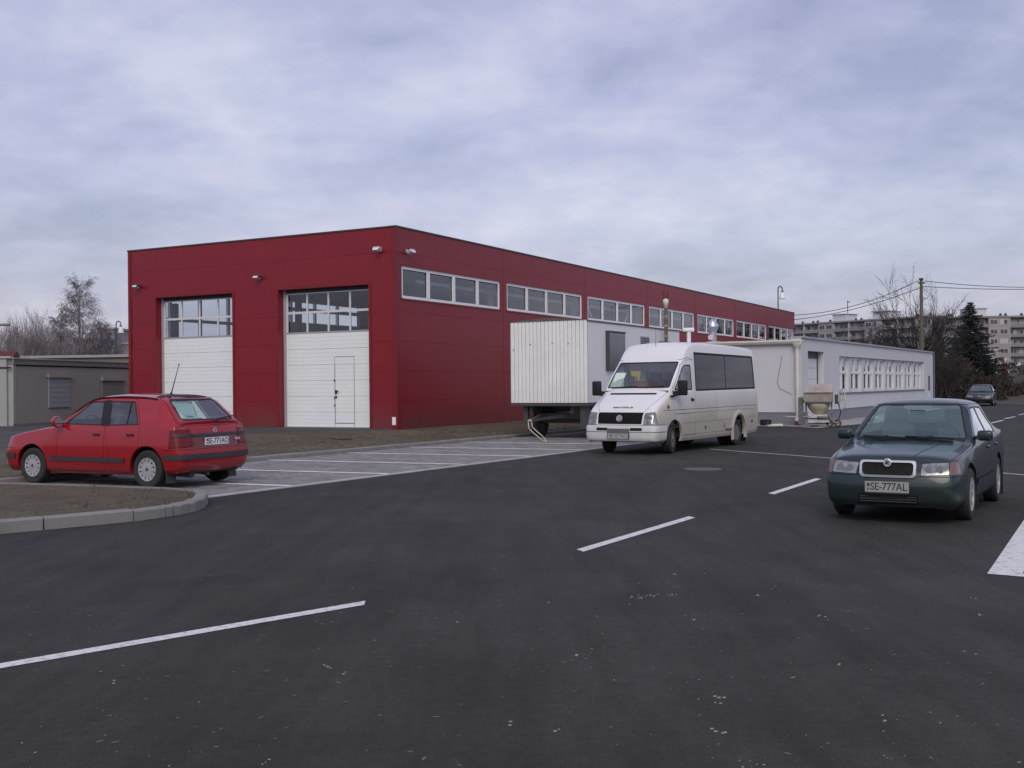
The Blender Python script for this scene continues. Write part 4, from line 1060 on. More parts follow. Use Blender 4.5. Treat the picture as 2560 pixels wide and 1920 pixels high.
    B.carve([(-.50, .595), (.50, .595), (.50, .765), (-.50, .765)], 'x', 13, lambda q: q.x < -1.75)
    B.carve([(-.49, 1.345), (.49, 1.345), (.50, 1.385), (-.50, 1.385)], 'x', 12, lambda q: q.x < -1.15)
    # headlamps
    for sy in (1, -1): B.carve(rp([(sy*.40, .57), (sy*.40, .665), (sy*.68, .70), (sy*.76, .60)], .03), 'x', 9, lambda q: q.x > 1.78)
    for sy in (1, -1): B.seam([(1.86, sy*.62), (1.3, sy*.715), (.78, sy*.74)], 'z', 4, .008, lambda q: q.z > .6)
    B.seam([(.70, .42), (.72, .905)], 'y', 4, .004, lambda q: abs(q.y) > .5)
    # roof gutters
    for X, r in ((1.225, .335), (-1.225, .335)): B.arch(X, .30, r)
    B.emit(c, {0: ('body', PAINT, 0, None), 1: ('window_seal', M_BLACK, .001, None), 2: ('windscreen', M_CSCREEN, .006, None), 3: ('rear_window', M_CGLASS, .006, None), 4: ('seam', M_SEAM, .006, None),
               5: ('window', M_CGLASS, .006, 'lr'), 6: ('window', M_CGLASS, .006, 'lr'), 7: ('rubbing_strip', M_TRIM, -.014, lambda q: (q.x > 1.5, q.x < -1.4 and q.z > .6, q.x < -1.4, q.y > 0) if abs(q.x) < 1.4 else (q.x > 1.5, q.x < -1.4 and q.z > .6, q.x < -1.4)),
               8: ('tail_light', M_TAIL, -.004, 'lr'), 9: ('headlight', M_LAMPC, .0, 'lr'), 10: ('door', PAINT, .0, 'lr'), 11: ('door', PAINT, .0, 'lr'), 12: ('spoiler', M_BLACK, -.008, None), 13: ('reflector_panel', mat('dark_red_panel', (.12, .008, .012), .2, coat=.6), .004, None)})
    # roof rails of black rubber
    for sy in (1, -1):
        pts = [(.62, sy*.688, 1.0), (.33, sy*.648, 1.175), (.07, sy*.612, 1.315), (-.1, sy*.597, 1.352), (-.55, sy*.59, 1.368), (-1.0, sy*.583, 1.352), (-1.24, sy*.574, 1.325)]
        MB().tube(pts, .012, 6).build('roof_gutter', M_BLACK, c, True, 60)
    for x in (1.225, -1.225): liner(c, x, .35, .42, .72, .28)
    for x, st in ((1.225, 0), (-1.225, 0)):
        for sy in (1, -1): wheel(c, x, sy*.715, .283, .17, .172, 'cover')
    MB().box(-1.75, 1.75, -.60, .60, .20, .26).box(-1.82, -1.2, -.5, .5, .22, .34).build('underbody', M_LINER, c)
    MB().box(-1.70, .70, -.68, .68, .27, .40).box(.45, .72, -.66, .66, .40, .90).build('cabin_floor', M_CABIN, c)
    MB().box(-1.68, -1.0, -.60, .60, .86, .90).build('parcel_shelf', M_CABIN, c)
    for y in (.36, -.36): seat(c, -.05, y, .50)
    MB().cbox((-.72, 0, .50), (.5, 1.2, .16)).cbox((-1.0, 0, .76), (.14, 1.2, .50), Matrix.Rotation(R(-12), 3, 'Y')).build('rear_bench', M_SEAT, c, bevel=.04)
    steering(c, .32, .36, .90)
    # mirrors
    for sy in (1, -1):
        m = MB().lathe([(.0, .10), (.06, .09), (.085, .05), (.09, 0), (.085, -.02)], (.52, sy*.90, .985), axis='x', n=18); m.bar((.54, sy*.76, .94), (.53, sy*.84, .96), .08, .05)
        m.build('wing_mirror', M_BLACK if sy < 0 else PAINT, c, True, 40)
        MB().lathe([(.0, 0), (.075, 0), (.075, -.004), (0, -.004)], (.498, sy*.90, .985), axis='x', n=18).build('mirror_glass', M_MIRROR, c)
        for hx_ in (-.20, -.90): MB().cbox((hx_, sy*.806, .79), (.13, .02, .035)).build('door_handle', mat('handle_dark', (.06, .01, .015), .4), c)
        MB().cbox((-1.57, sy*.66, .19), (.02, .18, .22), Matrix.Rotation(R(8), 3, 'Y')).build('mud_flap', M_TRIM, c)
    plate(c, -1.868, .685, 'SE-771AO', FACE_NX, ma=mat('plate_bright', (.70, .71, .74), .4, var=.1), facing=-1)
    text('model_lettering', 'GLXi', .055, Vector((-1.866, -.47, .70)), FACE_NX, M_WHITE, c)
    # badge: ring with a winged-arrow like mark
    m = MB().lathe([(.030, 0), (.042, 0), (.042, -.008), (.030, -.008)], (-1.83, 0, .845), axis='x', n=20, close=True).cbox((-1.836, .004, .845), (.004, .010, .05)).cbox((-1.836, -.008, .852), (.004, .03, .012)); m.build('badge', M_CHROME, c)
    MB().tube([(-1.80, -.05, .985), (-1.765, -.25, 1.03), (-1.745, -.46, 1.045)], .010, 6).bar((-1.775, -.12, 1.018), (-1.735, -.52, 1.055), .02, .012).cbox((-1.80, -.04, .98), (.04, .06, .03)).build('rear_wiper', M_BLACK, c)
    MB().tube([(-.95, 0, 1.40), (-.965, 0, 1.44), (-1.12, 0, 1.86)], [.022, .009, .004], 6).cbox((-1.12, 0, 1.86), (.014, .014, .02)).build('aerial', M_BLACK, c)
    MB().tube([(-1.3, .42, .22), (-1.76, .42, .20)], .055, 12).build('silencer', M_DARKSTEEL, c); MB().tube([(-1.5, .12, .22), (-1.80, .12, .20)], .035, 10).build('tow_eye', M_DARKSTEEL, c)
    # sheet of pale card lying behind the rear window, with scribbles
    Mx = Matrix(((.0, .40, 0), (-1, 0, 0), (0, 1, 0)))
    def onrw(y, z, d=.02): return (-1.66+(z-1.03)*1.12+d, y, z)
    pts = [(.47, 1.30), (.475, 1.305), (.42, 1.02), (.13, 1.02), (.15, 1.12), (.06, 1.22), (-.02, 1.26), (.02, 1.30), (.10, 1.315)]
    pts = [(.40, 1.03), (.13, 1.03), (.15, 1.12), (.09, 1.19), (.00, 1.225), (.03, 1.28), (.10, 1.305), (.44, 1.29)]
    m = MB(); m.add([onrw(y, z) for y, z in pts], [tuple(range(len(pts)))]); m.build('window_card', mat('green_card', (.34, .50, .46), .7), c)
    text('card_lettering', 'Relax', .065, Vector(onrw(.30, 1.06, .012)), Matrix(((0, .65, -.76), (-1, 0, 0), (0, .76, .65))), M_INK, c); text('card_lettering', '101', .04, Vector(onrw(.055, 1.265, .012)), Matrix(((0, .65, -.76), (-1, 0, 0), (0, .76, .65))), M_INK, c)
    return c

# ---------------------------------------------------------------- saloon seen from the front
def saloon(loc, rz, paint, label, detail=True, grille='chrome', group=None):
    c = empty('parked_car', (*loc, 0), rz, label, 'car')
    PAINT = paint
    fz = [-.07, -.02, 0, -.03, -.07, -.09, -.11, -.11, -.10]; rzx = [.05, .0, -.01, .03, .05, .06, .07, .07, .07]
    S = [sec(2.13, .20, .65, .44, .61, .63, .52, .665, .685, fz, 0), sec(2.07, .18, .755, .46, .70, .67, .55, .705, .725, fz, 0),
         sec(1.93, .17, .81, .48, .76, .715, .58, .75, .77, None, 0), sec(1.70, .17, .835, .50, .785, .765, .60, .80, .82, None, 0),
         sec(1.256, .17, .848, .52, .80, .82, .64, .85, .872, None, 0), sec(.92, .17, .865, .54, .825, .855, .68, .885, .905, None, 0),
         sec(.78, .17, .865, .55, .825, .868, .755, .905, .935, None, 0), sec(.62, .17, .865, .56, .825, .88, .745, 1.0, 1.04, None, .005), sec(.32, .17, .865, .56, .826, .90, .68, 1.185, 1.23), sec(.04, .17, .865, .56, .827, .915, .622, 1.33, 1.378),
         sec(-.12, .17, .865, .56, .827, .918, .61, 1.362, 1.41), sec(-.55, .17, .865, .56, .827, .925, .60, 1.378, 1.43),
         sec(-1.0, .17, .865, .56, .826, .93, .595, 1.355, 1.41), sec(-1.3, .18, .863, .56, .822, .94, .60, 1.27, 1.325),
         sec(-1.6, .18, .86, .56, .815, .95, .63, 1.12, 1.165), sec(-1.85, .19, .85, .56, .805, .955, .66, 1.0, 1.03), sec(-2.05, .20, .835, .56, .785, .955, .64, .985, 1.0, None, 0),
         sec(-2.22, .22, .79, .54, .735, .945, .60, .965, .975, rzx, 0), sec(-2.27, .24, .70, .50, .66, .92, .54, .94, .95, rzx, 0)]
    B = Body(S, 5, 4, .07, -.05)
    side = lambda q: abs(q.y) > .45 and -1.9 < q.x < .75
    ws = rp([(-.73, .93), (.73, .93), (.55, 1.365), (-.55, 1.365)], .05); fp = lambda q: -.1 < q.x < .85 and q.z > .90
    B.carve(ws, 'x', 1, fp); B.carve(inset(ws, .02), 'x', 2, fp, (1,))
    rw = rp([(-.60, 1.03), (.60, 1.03), (.50, 1.34), (-.50, 1.34)], .06); B.carve(rw, 'x', 1, lambda q: q.x < -1.05); B.carve(inset(rw, .02), 'x', 3, lambda q: q.x < -1.05, (1,))
    fd = [(.70, .22), (.73, .60), (.70, .93), (.06, 1.352), (-.32, 1.362), (-.36, .90), (-.36, .22)]
    rd = [(-.37, .22), (-.37, .90), (-.33, 1.362), (-.90, 1.345), (-1.30, 1.02), (-1.22, .70), (-.92, .22)]
    for P, pp in ((fd, 10), (rd, 11)): B.carve(rp(P, .02), 'y', 4, side); B.carve(rp(inset(P, .006), .02), 'y', pp, side, (4,))
    fw = [(.58, .955), (.05, 1.312), (-.29, 1.322), (-.34, .94)]; rw_ = [(-.40, .94), (-.36, 1.322), (-.88, 1.305), (-1.17, 1.05), (-1.14, .96)]
    for P, pp, to in ((fw, 10, 5), (rw_, 11, 6)): B.carve(rp(P, .02), 'y', 1, side, (pp, 4)); B.carve(rp(inset(P, .016), .02), 'y', to, side, (1,))
    B.carve([(.84, .40), (-.84, .40), (-.84, .46), (.84, .46)], 'y', 7, lambda q: abs(q.y) > .6, (0, 10, 11, 4))
    B.seam([(1.62, .56), (2.3, .56)], 'y', 4, .008, lambda q: q.x > 1.4)          # top edge of the bumper
    B.seam([(-1.62, .62), (-2.4, .62)], 'y', 4, .008, lambda q: q.x < -1.4)
    B.carve([(-.36, .235), (.36, .235), (.36, .345), (-.36, .345)], 'x', 13, lambda q: q.x > 1.9)
    hx = lambda q: q.x > 1.80
    for sy in (1, -1):
        lp = [(sy*.385, .568), (sy*.38, .705), (sy*.70, .725), (sy*.715, .58)]
        B.carve(rp(lp, .012), 'x', 4, hx); B.carve(rp(inset(lp, .006), .012), 'x', 9, hx, (4,))
        ind = [(sy*.718, .578), (sy*.703, .728), (sy*.80, .722), (sy*.86, .60)]
        B.carve(ind, 'x', 8, lambda q: q.x > 1.84)
    for sy in (1, -1):
        B.seam([(2.02, sy*.70), (1.5, sy*.765), (.86, sy*.79)], 'z', 4, .009, lambda q: q.z > .6); B.seam([(1.99, sy*.26), (1.3, sy*.40), (.86, sy*.46)], 'z', 15, .012, lambda q: q.z > .6)
    B.seam([(.78, .42), (.76, .91)], 'y', 4, .005, lambda q: abs(q.y) > .5)
    for sy in (1, -1): B.carve([(sy*.60, .60), (sy*.60, .80), (sy*.90, .80), (sy*.90, .60)], 'x', 14, lambda q: q.x < -2.1)
    bxm = B.hit(0, .29); g0 = max(B.hit(0, .56), B.hit(0, .60))+.018; gt = [max(B.hit(y, .55), B.hit(y, .58), B.hit(y, .61))+.018 for y in (0, .1, .2, .3, .4)]; px_ = B.hit(0, .43); lampx = {.475: B.hit(.475, .61)+.006, .60: B.hit(.60, .61)+.006}
    for X in (1.256, -1.256): B.arch(X, .315, .365)
    B.emit(c, {0: ('body', PAINT, 0, None), 1: ('window_seal', M_BLACK, .001, None), 2: ('windscreen', M_CSCREEN, .006, None), 3: ('rear_window', M_CGLASS, .006, None), 4: ('seam', M_SEAM, .006, None),
               5: ('window', M_CGLASS, .006, 'lr'), 6: ('window', M_CGLASS, .006, 'lr'), 7: ('rubbing_strip', PAINT, -.012, 'lr'), 8: ('indicator', M_AMBER, .0, 'lr'), 9: ('headlight', M_LAMPC, .0, 'lr'),
               10: ('door', PAINT, 0, 'lr'), 11: ('door', PAINT, 0, 'lr'), 13: ('lower_grille', M_LINER, .01, None), 14: ('tail_light', M_TAIL, -.003, 'lr'), 15: ('bonnet_crease', PAINT, .004, 'lr')})
    for x in (1.256, -1.256): liner(c, x, .38, .45, .78, .30)
    for x in (1.256, -1.256):
        for sy in (1, -1): wheel(c, x, sy*.755, .308, .20, .20, 'alloy')
    MB().box(-2.1, 1.95, -.62, .62, .19, .26).build('underbody', M_LINER, c)
    MB().box(-1.7, .75, -.72, .72, .26, .38).box(.45, .78, -.70, .70, .38, .93).build('cabin_floor', M_CABIN, c)
    MB().box(-1.75, -1.15, -.62, .62, .92, .95).build('parcel_shelf', M_CABIN, c)
    for y in (.38, -.38): seat(c, -.08, y, .50)
    MB().cbox((-.8, 0, .50), (.5, 1.25, .16)).cbox((-1.08, 0, .78), (.14, 1.25, .52), Matrix.Rotation(R(-14), 3, 'Y')).build('rear_bench', M_SEAT, c, bevel=.04)
    steering(c, .33, .38, .92)
    if not detail:
        pass
    # lower grille bars
    m = MB()
    for z in (.262, .290, .318): m.box(2.05, bxm-.012, -.34, .34, z-.006, z+.006)
    m.build('grille_bar', mat('bar_dark', (.03, .035, .04), .5), c)
    # grille: rounded frame with a boss for the badge
    def gout(w_, z0, z1, r=.05): return rp([(-w_, z0), (w_, z0), (w_*1.02, z1), (-w_*1.02, z1)], r, 5)
    if grille == 'chrome':
        o, i_ = gout(.335, .545, .74), gout(.308, .570, .718); gx = lambda y, z: (lambda q: gt[min(int(q), 3)]+(gt[min(int(q), 3)+1]-gt[min(int(q), 3)])*(q-min(int(q), 3)))(min(abs(y)/.1, 3.99))-.30*max(0, z-.60)
        k = len(o); vs = [(gx(y, z)+.012, y, z) for y, z in o]+[(gx(y, z)+.012, y, z) for y, z in i_]+[(gx(y, z)-.05, y, z) for y, z in o]+[(gx(y, z)-.03, y, z) for y, z in i_]
        fs = [(j, (j+1) % k, k+(j+1) % k, k+j) for j in range(k)]+[(j, 2*k+j, 2*k+(j+1) % k, (j+1) % k) for j in range(k)]+[(k+j, k+(j+1) % k, 3*k+(j+1) % k, 3*k+j) for j in range(k)]
        m = MB().add(vs, fs); m.build('grille_frame', M_CHROME, c, True, 40)
        m = MB(); m.add([(gx(y, z)-.012, y, z) for y, z in i_], [tuple(range(k))]); m.build('grille', M_LINER, c)
        m = MB()
        for j in range(-9, 10):
            y = j*.030; m.bar((gx(y, .58)-.008, y, .575), (gx(y, .71)-.008, y, .713), .006, .008, (1, 0, 0))
        m.build('grille_slat', mat('slat_dark', (.008, .008, .009), .7), c)
        bx = gx(0, .72)+.018
        MB().lathe([(.047, -.03), (.050, 0), (.040, .004), (.038, -.002), (.0, -.002)], (bx, 0, .715), axis='x', n=24).build('badge', M_CHROME, c, True, 40)
        MB().cbox((bx+.002, 0, .715), (.004, .012, .055), Matrix.Rotation(R(35), 3, 'X')).cbox((bx+.002, .010, .723), (.004, .035, .010), Matrix.Rotation(R(-10), 3, 'X')).lathe([(.0, .0), (.012, .0), (.012, .003)], (bx, -.016, .705), axis='x', n=10).build('badge_mark', mat('badge_dark', (.03, .05, .045), .4), c)
    else:
        gx = lambda y, z: g0-.03-.10*max(0, z-.60)-.05*(y/.35)**2
        for z in (.60, .64, .68): MB().bar((gx(.34, z)+.005, -.34, z), (gx(0, z)+.03, 0, z), .02, .012).bar((gx(0, z)+.03, 0, z), (gx(.34, z)+.005, .34, z), .02, .012).build('grille_slat', M_CHROME, c)
        MB().lathe([(.042, 0), (.060, 0), (.060, .012), (.042, .012)], (g0, 0, .66), axis='x', n=20, close=True).build('badge', M_CHROME, c)
        MB().bar((g0+.008, -.035, .69), (g0+.008, 0, .625), .008, .012).bar((g0+.008, .035, .69), (g0+.008, 0, .625), .008, .012).build('badge_mark', M_CHROME, c)
    # reflectors behind the lamp glass
    for sy in (1, -1):
        for yy, rr in ((.475, .040), (.60, .046)):
            MB().lathe([(rr, 0), (rr*.82, -.010), (.012, -.016), (.0, -.008)], (lampx[yy], sy*yy, .643), axis='x', n=18).build('reflector', M_BOWL, c, True, 50)
        # mirrors
        m = MB().cbox((.56, sy*.92, .975), (.10, .19, .13)); mo = m.build('wing_mirror', PAINT, c, bevel=.035); MB().bar((.58, sy*.80, .945), (.57, sy*.86, .955), .07, .04).build('mirror_arm', M_BLACK, c)
        MB().cbox((.507, sy*.92, .975), (.004, .165, .10)).build('mirror_glass', M_MIRROR, c)
        for hx_ in (-.22, -1.03): MB().cbox((hx_, sy*.857, .80), (.16, .025, .035)).build('door_handle', PAINT, c, bevel=.008)
        MB().cbox((.92, sy*.78, .20), (.02, .2, .16)).build('mud_flap', M_BLACK, c); MB().cbox((-1.62, sy*.76, .24), (.015, .22, .34)).build('mud_flap', M_BLACK, c)
    # wipers
    for a_ in ((.56, -.06, .25), (-.04, -.62, -.33)): MB().bar((.80, a_[0], .945), (.76, a_[1], .962), .035, .02).bar((.81, a_[2]-.15, .945), (.78, a_[2]+.05, .965), .025, .02).build('wiper', M_BLACK, c)
    MB().cbox((.22, 0, 1.25), (.03, .20, .06)).build('rear_view_mirror', M_BLACK, c)
    return c

def green_saloon(loc, rz):
    P = mat('green_paint', (.007, .026, .028), .28, spec=.4, coat=.6, metal=.15, dirt=((.040, .040, .038), .5, 3, .65), var=.05, vscale=3)
    c = saloon(loc, rz, P, 'dark green saloon with a chrome-framed grille and plate SE-777AL, close on the right', True)
    plate(c, 2.207, .435, 'SE-777AL', FACE_X, .53, .125, ma=mat('plate_grey', (.31, .32, .31), .5, var=.1), ch=.096)
    MB().box(2.15, 2.21, -.26, .26, .355, .368).build('plate_strip', M_TRIM, c)
    return c
# ---------------------------------------------------------------- white minibus
def minibus(loc, rz):
    c = empty('parked_minibus', (*loc, 0), rz, 'white high-roof minibus with dirty flanks and large tinted side windows', 'minibus')
    PAINT = mat('white_van_paint', (.72, .73, .75), .3, spec=.5, coat=.5, dirt=((.40, .375, .33), 1.5, .8, 1.75), sidey=.88, var=.03, vscale=2)
    CLEAN = mat('white_bumper', (.62, .63, .64), .45, var=.08, vscale=3, dirt=((.25, .23, .21), .5, 4, .6))
    fz = [-.03, 0, 0, -.06, -.09, -.11, -.12, -.12, -.11]; rzx = [.03, 0, 0, 0, .0, .01, .03, .04, .05]
    A = dict(bul=.015, low=.05)
    S = [sec(3.00, .30, .83, .52, .74, .96, .60, 1.00, 1.03, fz, bul=0, low=.10), sec(2.95, .28, .91, .54, .81, .98, .64, 1.035, 1.065, fz, bul=0, low=.06), sec(2.80, .28, .95, .60, .86, 1.05, .68, 1.12, 1.15, [0, 0, 0, -.02, -.03, -.03, -.03, -.03, -.03], bul=0, low=.05),
         sec(2.50, .28, .96, .70, .885, 1.20, .72, 1.285, 1.32, None, 0), sec(2.22, .28, .965, .80, .905, 1.34, .78, 1.43, 1.475, None, 0), sec(2.09, .28, .965, .85, .915, 1.40, .85, 1.50, 1.55, None, .0),
         sec(1.95, .28, .965, .88, .92, 1.44, .868, 1.64, 1.69, None, .0), sec(1.70, .28, .965, .90, .93, 1.47, .862, 1.89, 1.95, **A), sec(1.42, .28, .965, .90, .935, 1.49, .852, 2.15, 2.215, **A), sec(1.30, .28, .965, .90, .935, 1.50, .85, 2.27, 2.36, **A),
         sec(1.05, .28, .965, .90, .938, 1.50, .845, 2.50, 2.585, **A), sec(.78, .28, .965, .90, .94, 1.50, .85, 2.61, 2.69, **A), sec(.3, .28, .965, .90, .94, 1.50, .85, 2.64, 2.72, **A), sec(-1.2, .28, .965, .90, .94, 1.50, .85, 2.635, 2.715, **A),
         sec(-2.5, .28, .965, .90, .94, 1.50, .85, 2.615, 2.69, **A), sec(-3.2, .30, .965, .90, .94, 1.50, .845, 2.58, 2.655, **A), sec(-3.41, .32, .955, .90, .93, 1.50, .82, 2.46, 2.57, **A), sec(-3.49, .34, .93, .90, .905, 1.50, .78, 2.34, 2.42, None, **A), sec(-3.52, .36, .89, .9, .865, 1.5, .70, 2.22, 2.28, None, **A)]
    B = Body(S, 5, 4, .05, -.02)
    ws = rp([(-.84, 1.56), (.84, 1.56), (.80, 2.20), (-.80, 2.20)], .05); fp = lambda q: 1.1 < q.x < 2.3 and q.z > 1.5
    B.carve(ws, 'x', 1, fp); B.carve(inset(ws, .03), 'x', 2, fp, (1,))
    side = lambda q: abs(q.y) > .6
    # cab door and window
    cdp = [(2.02, .40), (2.02, 1.46), (1.45, 2.13), (1.20, 2.24), (.86, 2.26), (.80, 1.50), (.80, .40)]
    B.carve(rp(cdp, .04), 'y', 4, side); B.carve(rp(inset(cdp, .008), .04), 'y', 10, side, (4,))
    cw = [(1.92, 1.50), (1.42, 2.05), (1.30, 2.12), (.97, 2.13), (.93, 1.50)]
    B.carve(rp(cw, .06), 'y', 1, side, (10, 4)); B.carve(rp(inset(cw, .028), .06), 'y', 5, side, (1,))
    B.seam([(1.58, 1.50), (1.56, 1.92)], 'y', 1, .022, side, (5,))
    # long side windows
    pw = [(.74, 1.47), (.74, 2.44), (-3.20, 2.40), (-3.27, 1.50)]
    B.carve(rp(pw, .03), 'y', 1, side); 
    B.carve(rp([(.69, 1.52), (.69, 2.38), (-1.19, 2.365), (-1.19, 1.535)], .03), 'y', 6, side, (1,)); B.carve(rp([(-1.22, 1.535), (-1.22, 2.365), (-3.13, 2.345), (-3.20, 1.55)], .03), 'y', 6, side, (1,))
    # creases and shut lines on the flank
    for z in (1.03,): B.seam([(2.55, z), (-3.3, z+.02)], 'y', 4, .012, side, (0, 10))
    B.carve([(2.0, .93), (.83, .93), (.83, .945), (2.0, .945)], 'y', 4, side, (0, 10)); B.seam([(.8, .945), (-3.3, .965)], 'y', 4, .008, side)
    B.seam([(1.55, .70), (-1.42, .71)], 'y', 4, .008, side, (0, 10)); B.seam([(-2.62, .74), (-3.3, .74)], 'y', 4, .008, side)
    B.seam([(1.48, .42), (-1.45, .42)], 'y', 4, .008, side, (0, 10))
    for x in (-.50,): B.seam([(x, .72), (x, 1.45)], 'y', 4, .009, side)
    B.seam([(.80, .30), (.80, .42)], 'y', 4, .006, side); B.seam([(-.5, .30), (-.5, .42)], 'y', 4, .006, side)
    B.seam([(.8, 2.24), (1.1, 2.30), (1.35, 2.25)], 'y', 4, .01, side)
    # front: grille, lamps, bumper
    fx = lambda q: q.x > 2.6
    B.seam([(2.50, .70), (3.1, .70)], 'y', 4, .012, lambda q: q.x > 2.3)
    B.carve([(2.45, .33), (3.2, .33), (3.2, .69), (2.45, .69)], 'y', 7, lambda q: q.x > 2.42); B.carve([(2.45, .25), (3.2, .25), (3.2, .33), (2.45, .33)], 'y', 16, lambda q: q.x > 2.42); B.seam([(2.5, .535), (3.2, .535)], 'y', 17, .02, lambda q: q.x > 2.45, (7,))
    gp_ = rp([(-.575, .722), (.575, .722), (.595, .995), (-.595, .995)], .02); B.carve(gp_, 'x', 3, fx)
    for sy in (1, -1):
        lp = [(sy*.62, .705), (sy*.63, .985), (sy*.86, 1.0), (sy*.86, .705)]; B.carve(rp(lp, .02), 'x', 4, fx); B.carve(rp(inset(lp, .014), .02), 'x', 9, fx, (4,))
        B.carve([(sy*.865, .71), (sy*.865, .985), (sy*.99, .985), (sy*.99, .71)], 'x', 8, lambda q: q.x > 2.84)
        B.seam([(sy*.862, .70), (sy*.862, .99)], 'x', 4, .012, fx, (0, 8, 9))
        B.carve(rp([(sy*.30, .565), (sy*.30, .635), (sy*.60, .635), (sy*.60, .565)], .02), 'x', 13, fx, (7,))
    B.carve([(-.62, 1.405), (.62, 1.405), (.62, 1.445), (-.62, 1.445)], 'x', 3, lambda q: 2.0 < q.x < 2.6)
    for sy in (1, -1): B.seam([(sy*.60, 1.0), (sy*.75, 1.25), (sy*.85, 1.50)], 'x', 4, .008, lambda q: 2.0 < q.x < 2.95 and q.z > .98, (0,))
    bmx = B.hit(0, .45)+.012; gxx = B.hit(0, .855); hx1 = B.hit(0, 1.105); lmx = {y: B.hit(y, .87) for y in (.69, .79, .72)}; lmx[.72] = B.hit(.72, .77)
    for X in (2.0125, -2.0125): B.arch(X, .37, .44, .06, 32)
    B.emit(c, {0: ('body', PAINT, 0, None), 1: ('window_seal', M_BLACK, .001, None), 2: ('windscreen', glass('van_windscreen', (.72, .78, .75), .01, 1.5, 2.2), .006, None), 3: ('grille', mat('grille_black', (.008, .008, .009), .7, spec=.15), .004, lambda q: q.z > 1.2), 4: ('seam', mat('seam_grey', (.10, .10, .10), .8), .005, None),
               5: ('window', M_CGLASS, .006, 'lr'), 6: ('window', glass('tinted_glass', (.16, .16, .17), .03, 1.5, 1.25), .004, lambda q: (q.y > 0, q.x > -1.2)), 7: ('bumper', CLEAN, -.010, None), 8: ('indicator', M_LAMPC, .0, 'lr'),
               9: ('headlight', M_LAMPC, .004, 'lr'), 10: ('door', PAINT, .0, 'lr'), 13: ('bumper_slot', M_LINER, .0, 'lr'), 16: ('bumper_lip', mat('lip_grey', (.12, .12, .115), .7), .015, None), 17: ('bumper_groove', mat('groove_grey', (.30, .30, .30), .6), .006, None)}, 38)
    for x in (2.0125, -2.0125): liner(c, x, .46, .45, .88, .36)
    wheel(c, 2.0125, .80, .345, .215, .20, 'steel', .22); wheel(c, 2.0125, -.80, .345, .215, .20, 'steel', .22)
    for sy in (1, -1): wheel(c, -2.0125, sy*.80, .345, .22, .20, 'dual'); wheel(c, -2.0125, sy*.555, .345, .21, .20, 'dual')
    for sy in (1, -1):       # flares over the rear arches
        n = 18; m = MB(); vs = []
        for k in range(n+1):
            t = R(-22)+R(224)*k/n
            for rr, yy in ((.43, .93), (.435, .995), (.49, 1.0), (.555, .955)): vs.append((-2.0125+rr*math.cos(t), sy*yy, .37+rr*math.sin(t)*1.08))
        m.add(vs, [tuple((i*4+j, i*4+j+1, i*4+j+5, i*4+j+4))[::(1 if sy > 0 else -1)] for i in range(n) for j in range(3)]); m.build('wheel_arch_flare', PAINT, c, True, 60)
    MB().box(-3.3, 2.6, -.70, .70, .30, .42).build('underbody', M_LINER, c)
    MB().box(-3.35, 2.05, -.88, .88, .60, .68).build('cabin_floor', M_CABIN, c)
    MB().box(1.78, 2.15, -.85, .85, .68, 1.50).build('dashboard', mat('dash_grey', (.10, .105, .11), .7), c)
    OR = mat('seat_orange', (.42, .20, .11), .9, var=.2, vscale=8); WHC = mat('headrest_white', (.6, .61, .62), .9)
    for x in (1.15, .15, -.75, -1.65, -2.55):
        for y in ((.52, -.52) if x > 1 else (.62, .16, -.60)):
            so_ = seat(c, x, y, 1.08, OR, .72, False, .44); MB().cbox((x-.36, y, 1.84), (.16, .30, .24), Matrix.Rotation(R(-12), 3, 'Y')).build('headrest_cover', WHC, so_)
    steering(c, 1.72, .45, 1.52, .22)
    # grille badge, script, lettering on the bonnet
    MB().lathe([(.070, -.01), (.082, 0), (.078, .012), (.066, .012), (.062, 0)], (gxx+.006, 0, .855), axis='x', n=28).bar((gxx+.012, -.038, .90), (gxx+.012, -.012, .80), .006, .013).bar((gxx+.012, .038, .90), (gxx+.012, .012, .80), .006, .013).bar((gxx+.012, -.012, .80), (gxx+.012, 0, .84), .006, .013).bar((gxx+.012, .012, .80), (gxx+.012, 0, .84), .006, .013).bar((gxx+.012, -.018, .915), (gxx+.012, 0, .87), .006, .013).bar((gxx+.012, .018, .915), (gxx+.012, 0, .87), .006, .013).build('badge', M_CHROME, c, True, 30)
    text('script_lettering', 'TDI LT', .05, Vector((gxx-.005, .38, .775)), FACE_X, M_CHROME, c)
    th = math.atan2(.30, .30); Mh = Matrix(((0, -math.sin(th)*1.0, math.cos(th)), (1, 0, 0), (0, math.cos(th), math.sin(th))))
    text('bonnet_lettering', 'www.hsbik.sk', .072, Vector((hx1-.0, 0, 1.112)), Mh, mat('letter_grey', (.10, .10, .12), .6), c, .010, 1.3)
    text('side_lettering', 'LT 35', .07, Vector((2.15, .966, 1.36)), FACE_Y, M_SEAM, c, .02)
    # plate and its bracket
    MB().box(bmx-.06, bmx+.02, -.29, .29, .38, .62).build('plate_bracket', mat('bracket_grey', (.10, .105, .11), .5), c, bevel=.01)
    plate(c, bmx+.021, .445, 'SE-077AO', FACE_X, .52, .115, ma=mat('plate_dirty', (.45, .45, .45), .6, var=.3, vscale=20), ink=mat('ink_grey', (.03, .03, .03), .7))
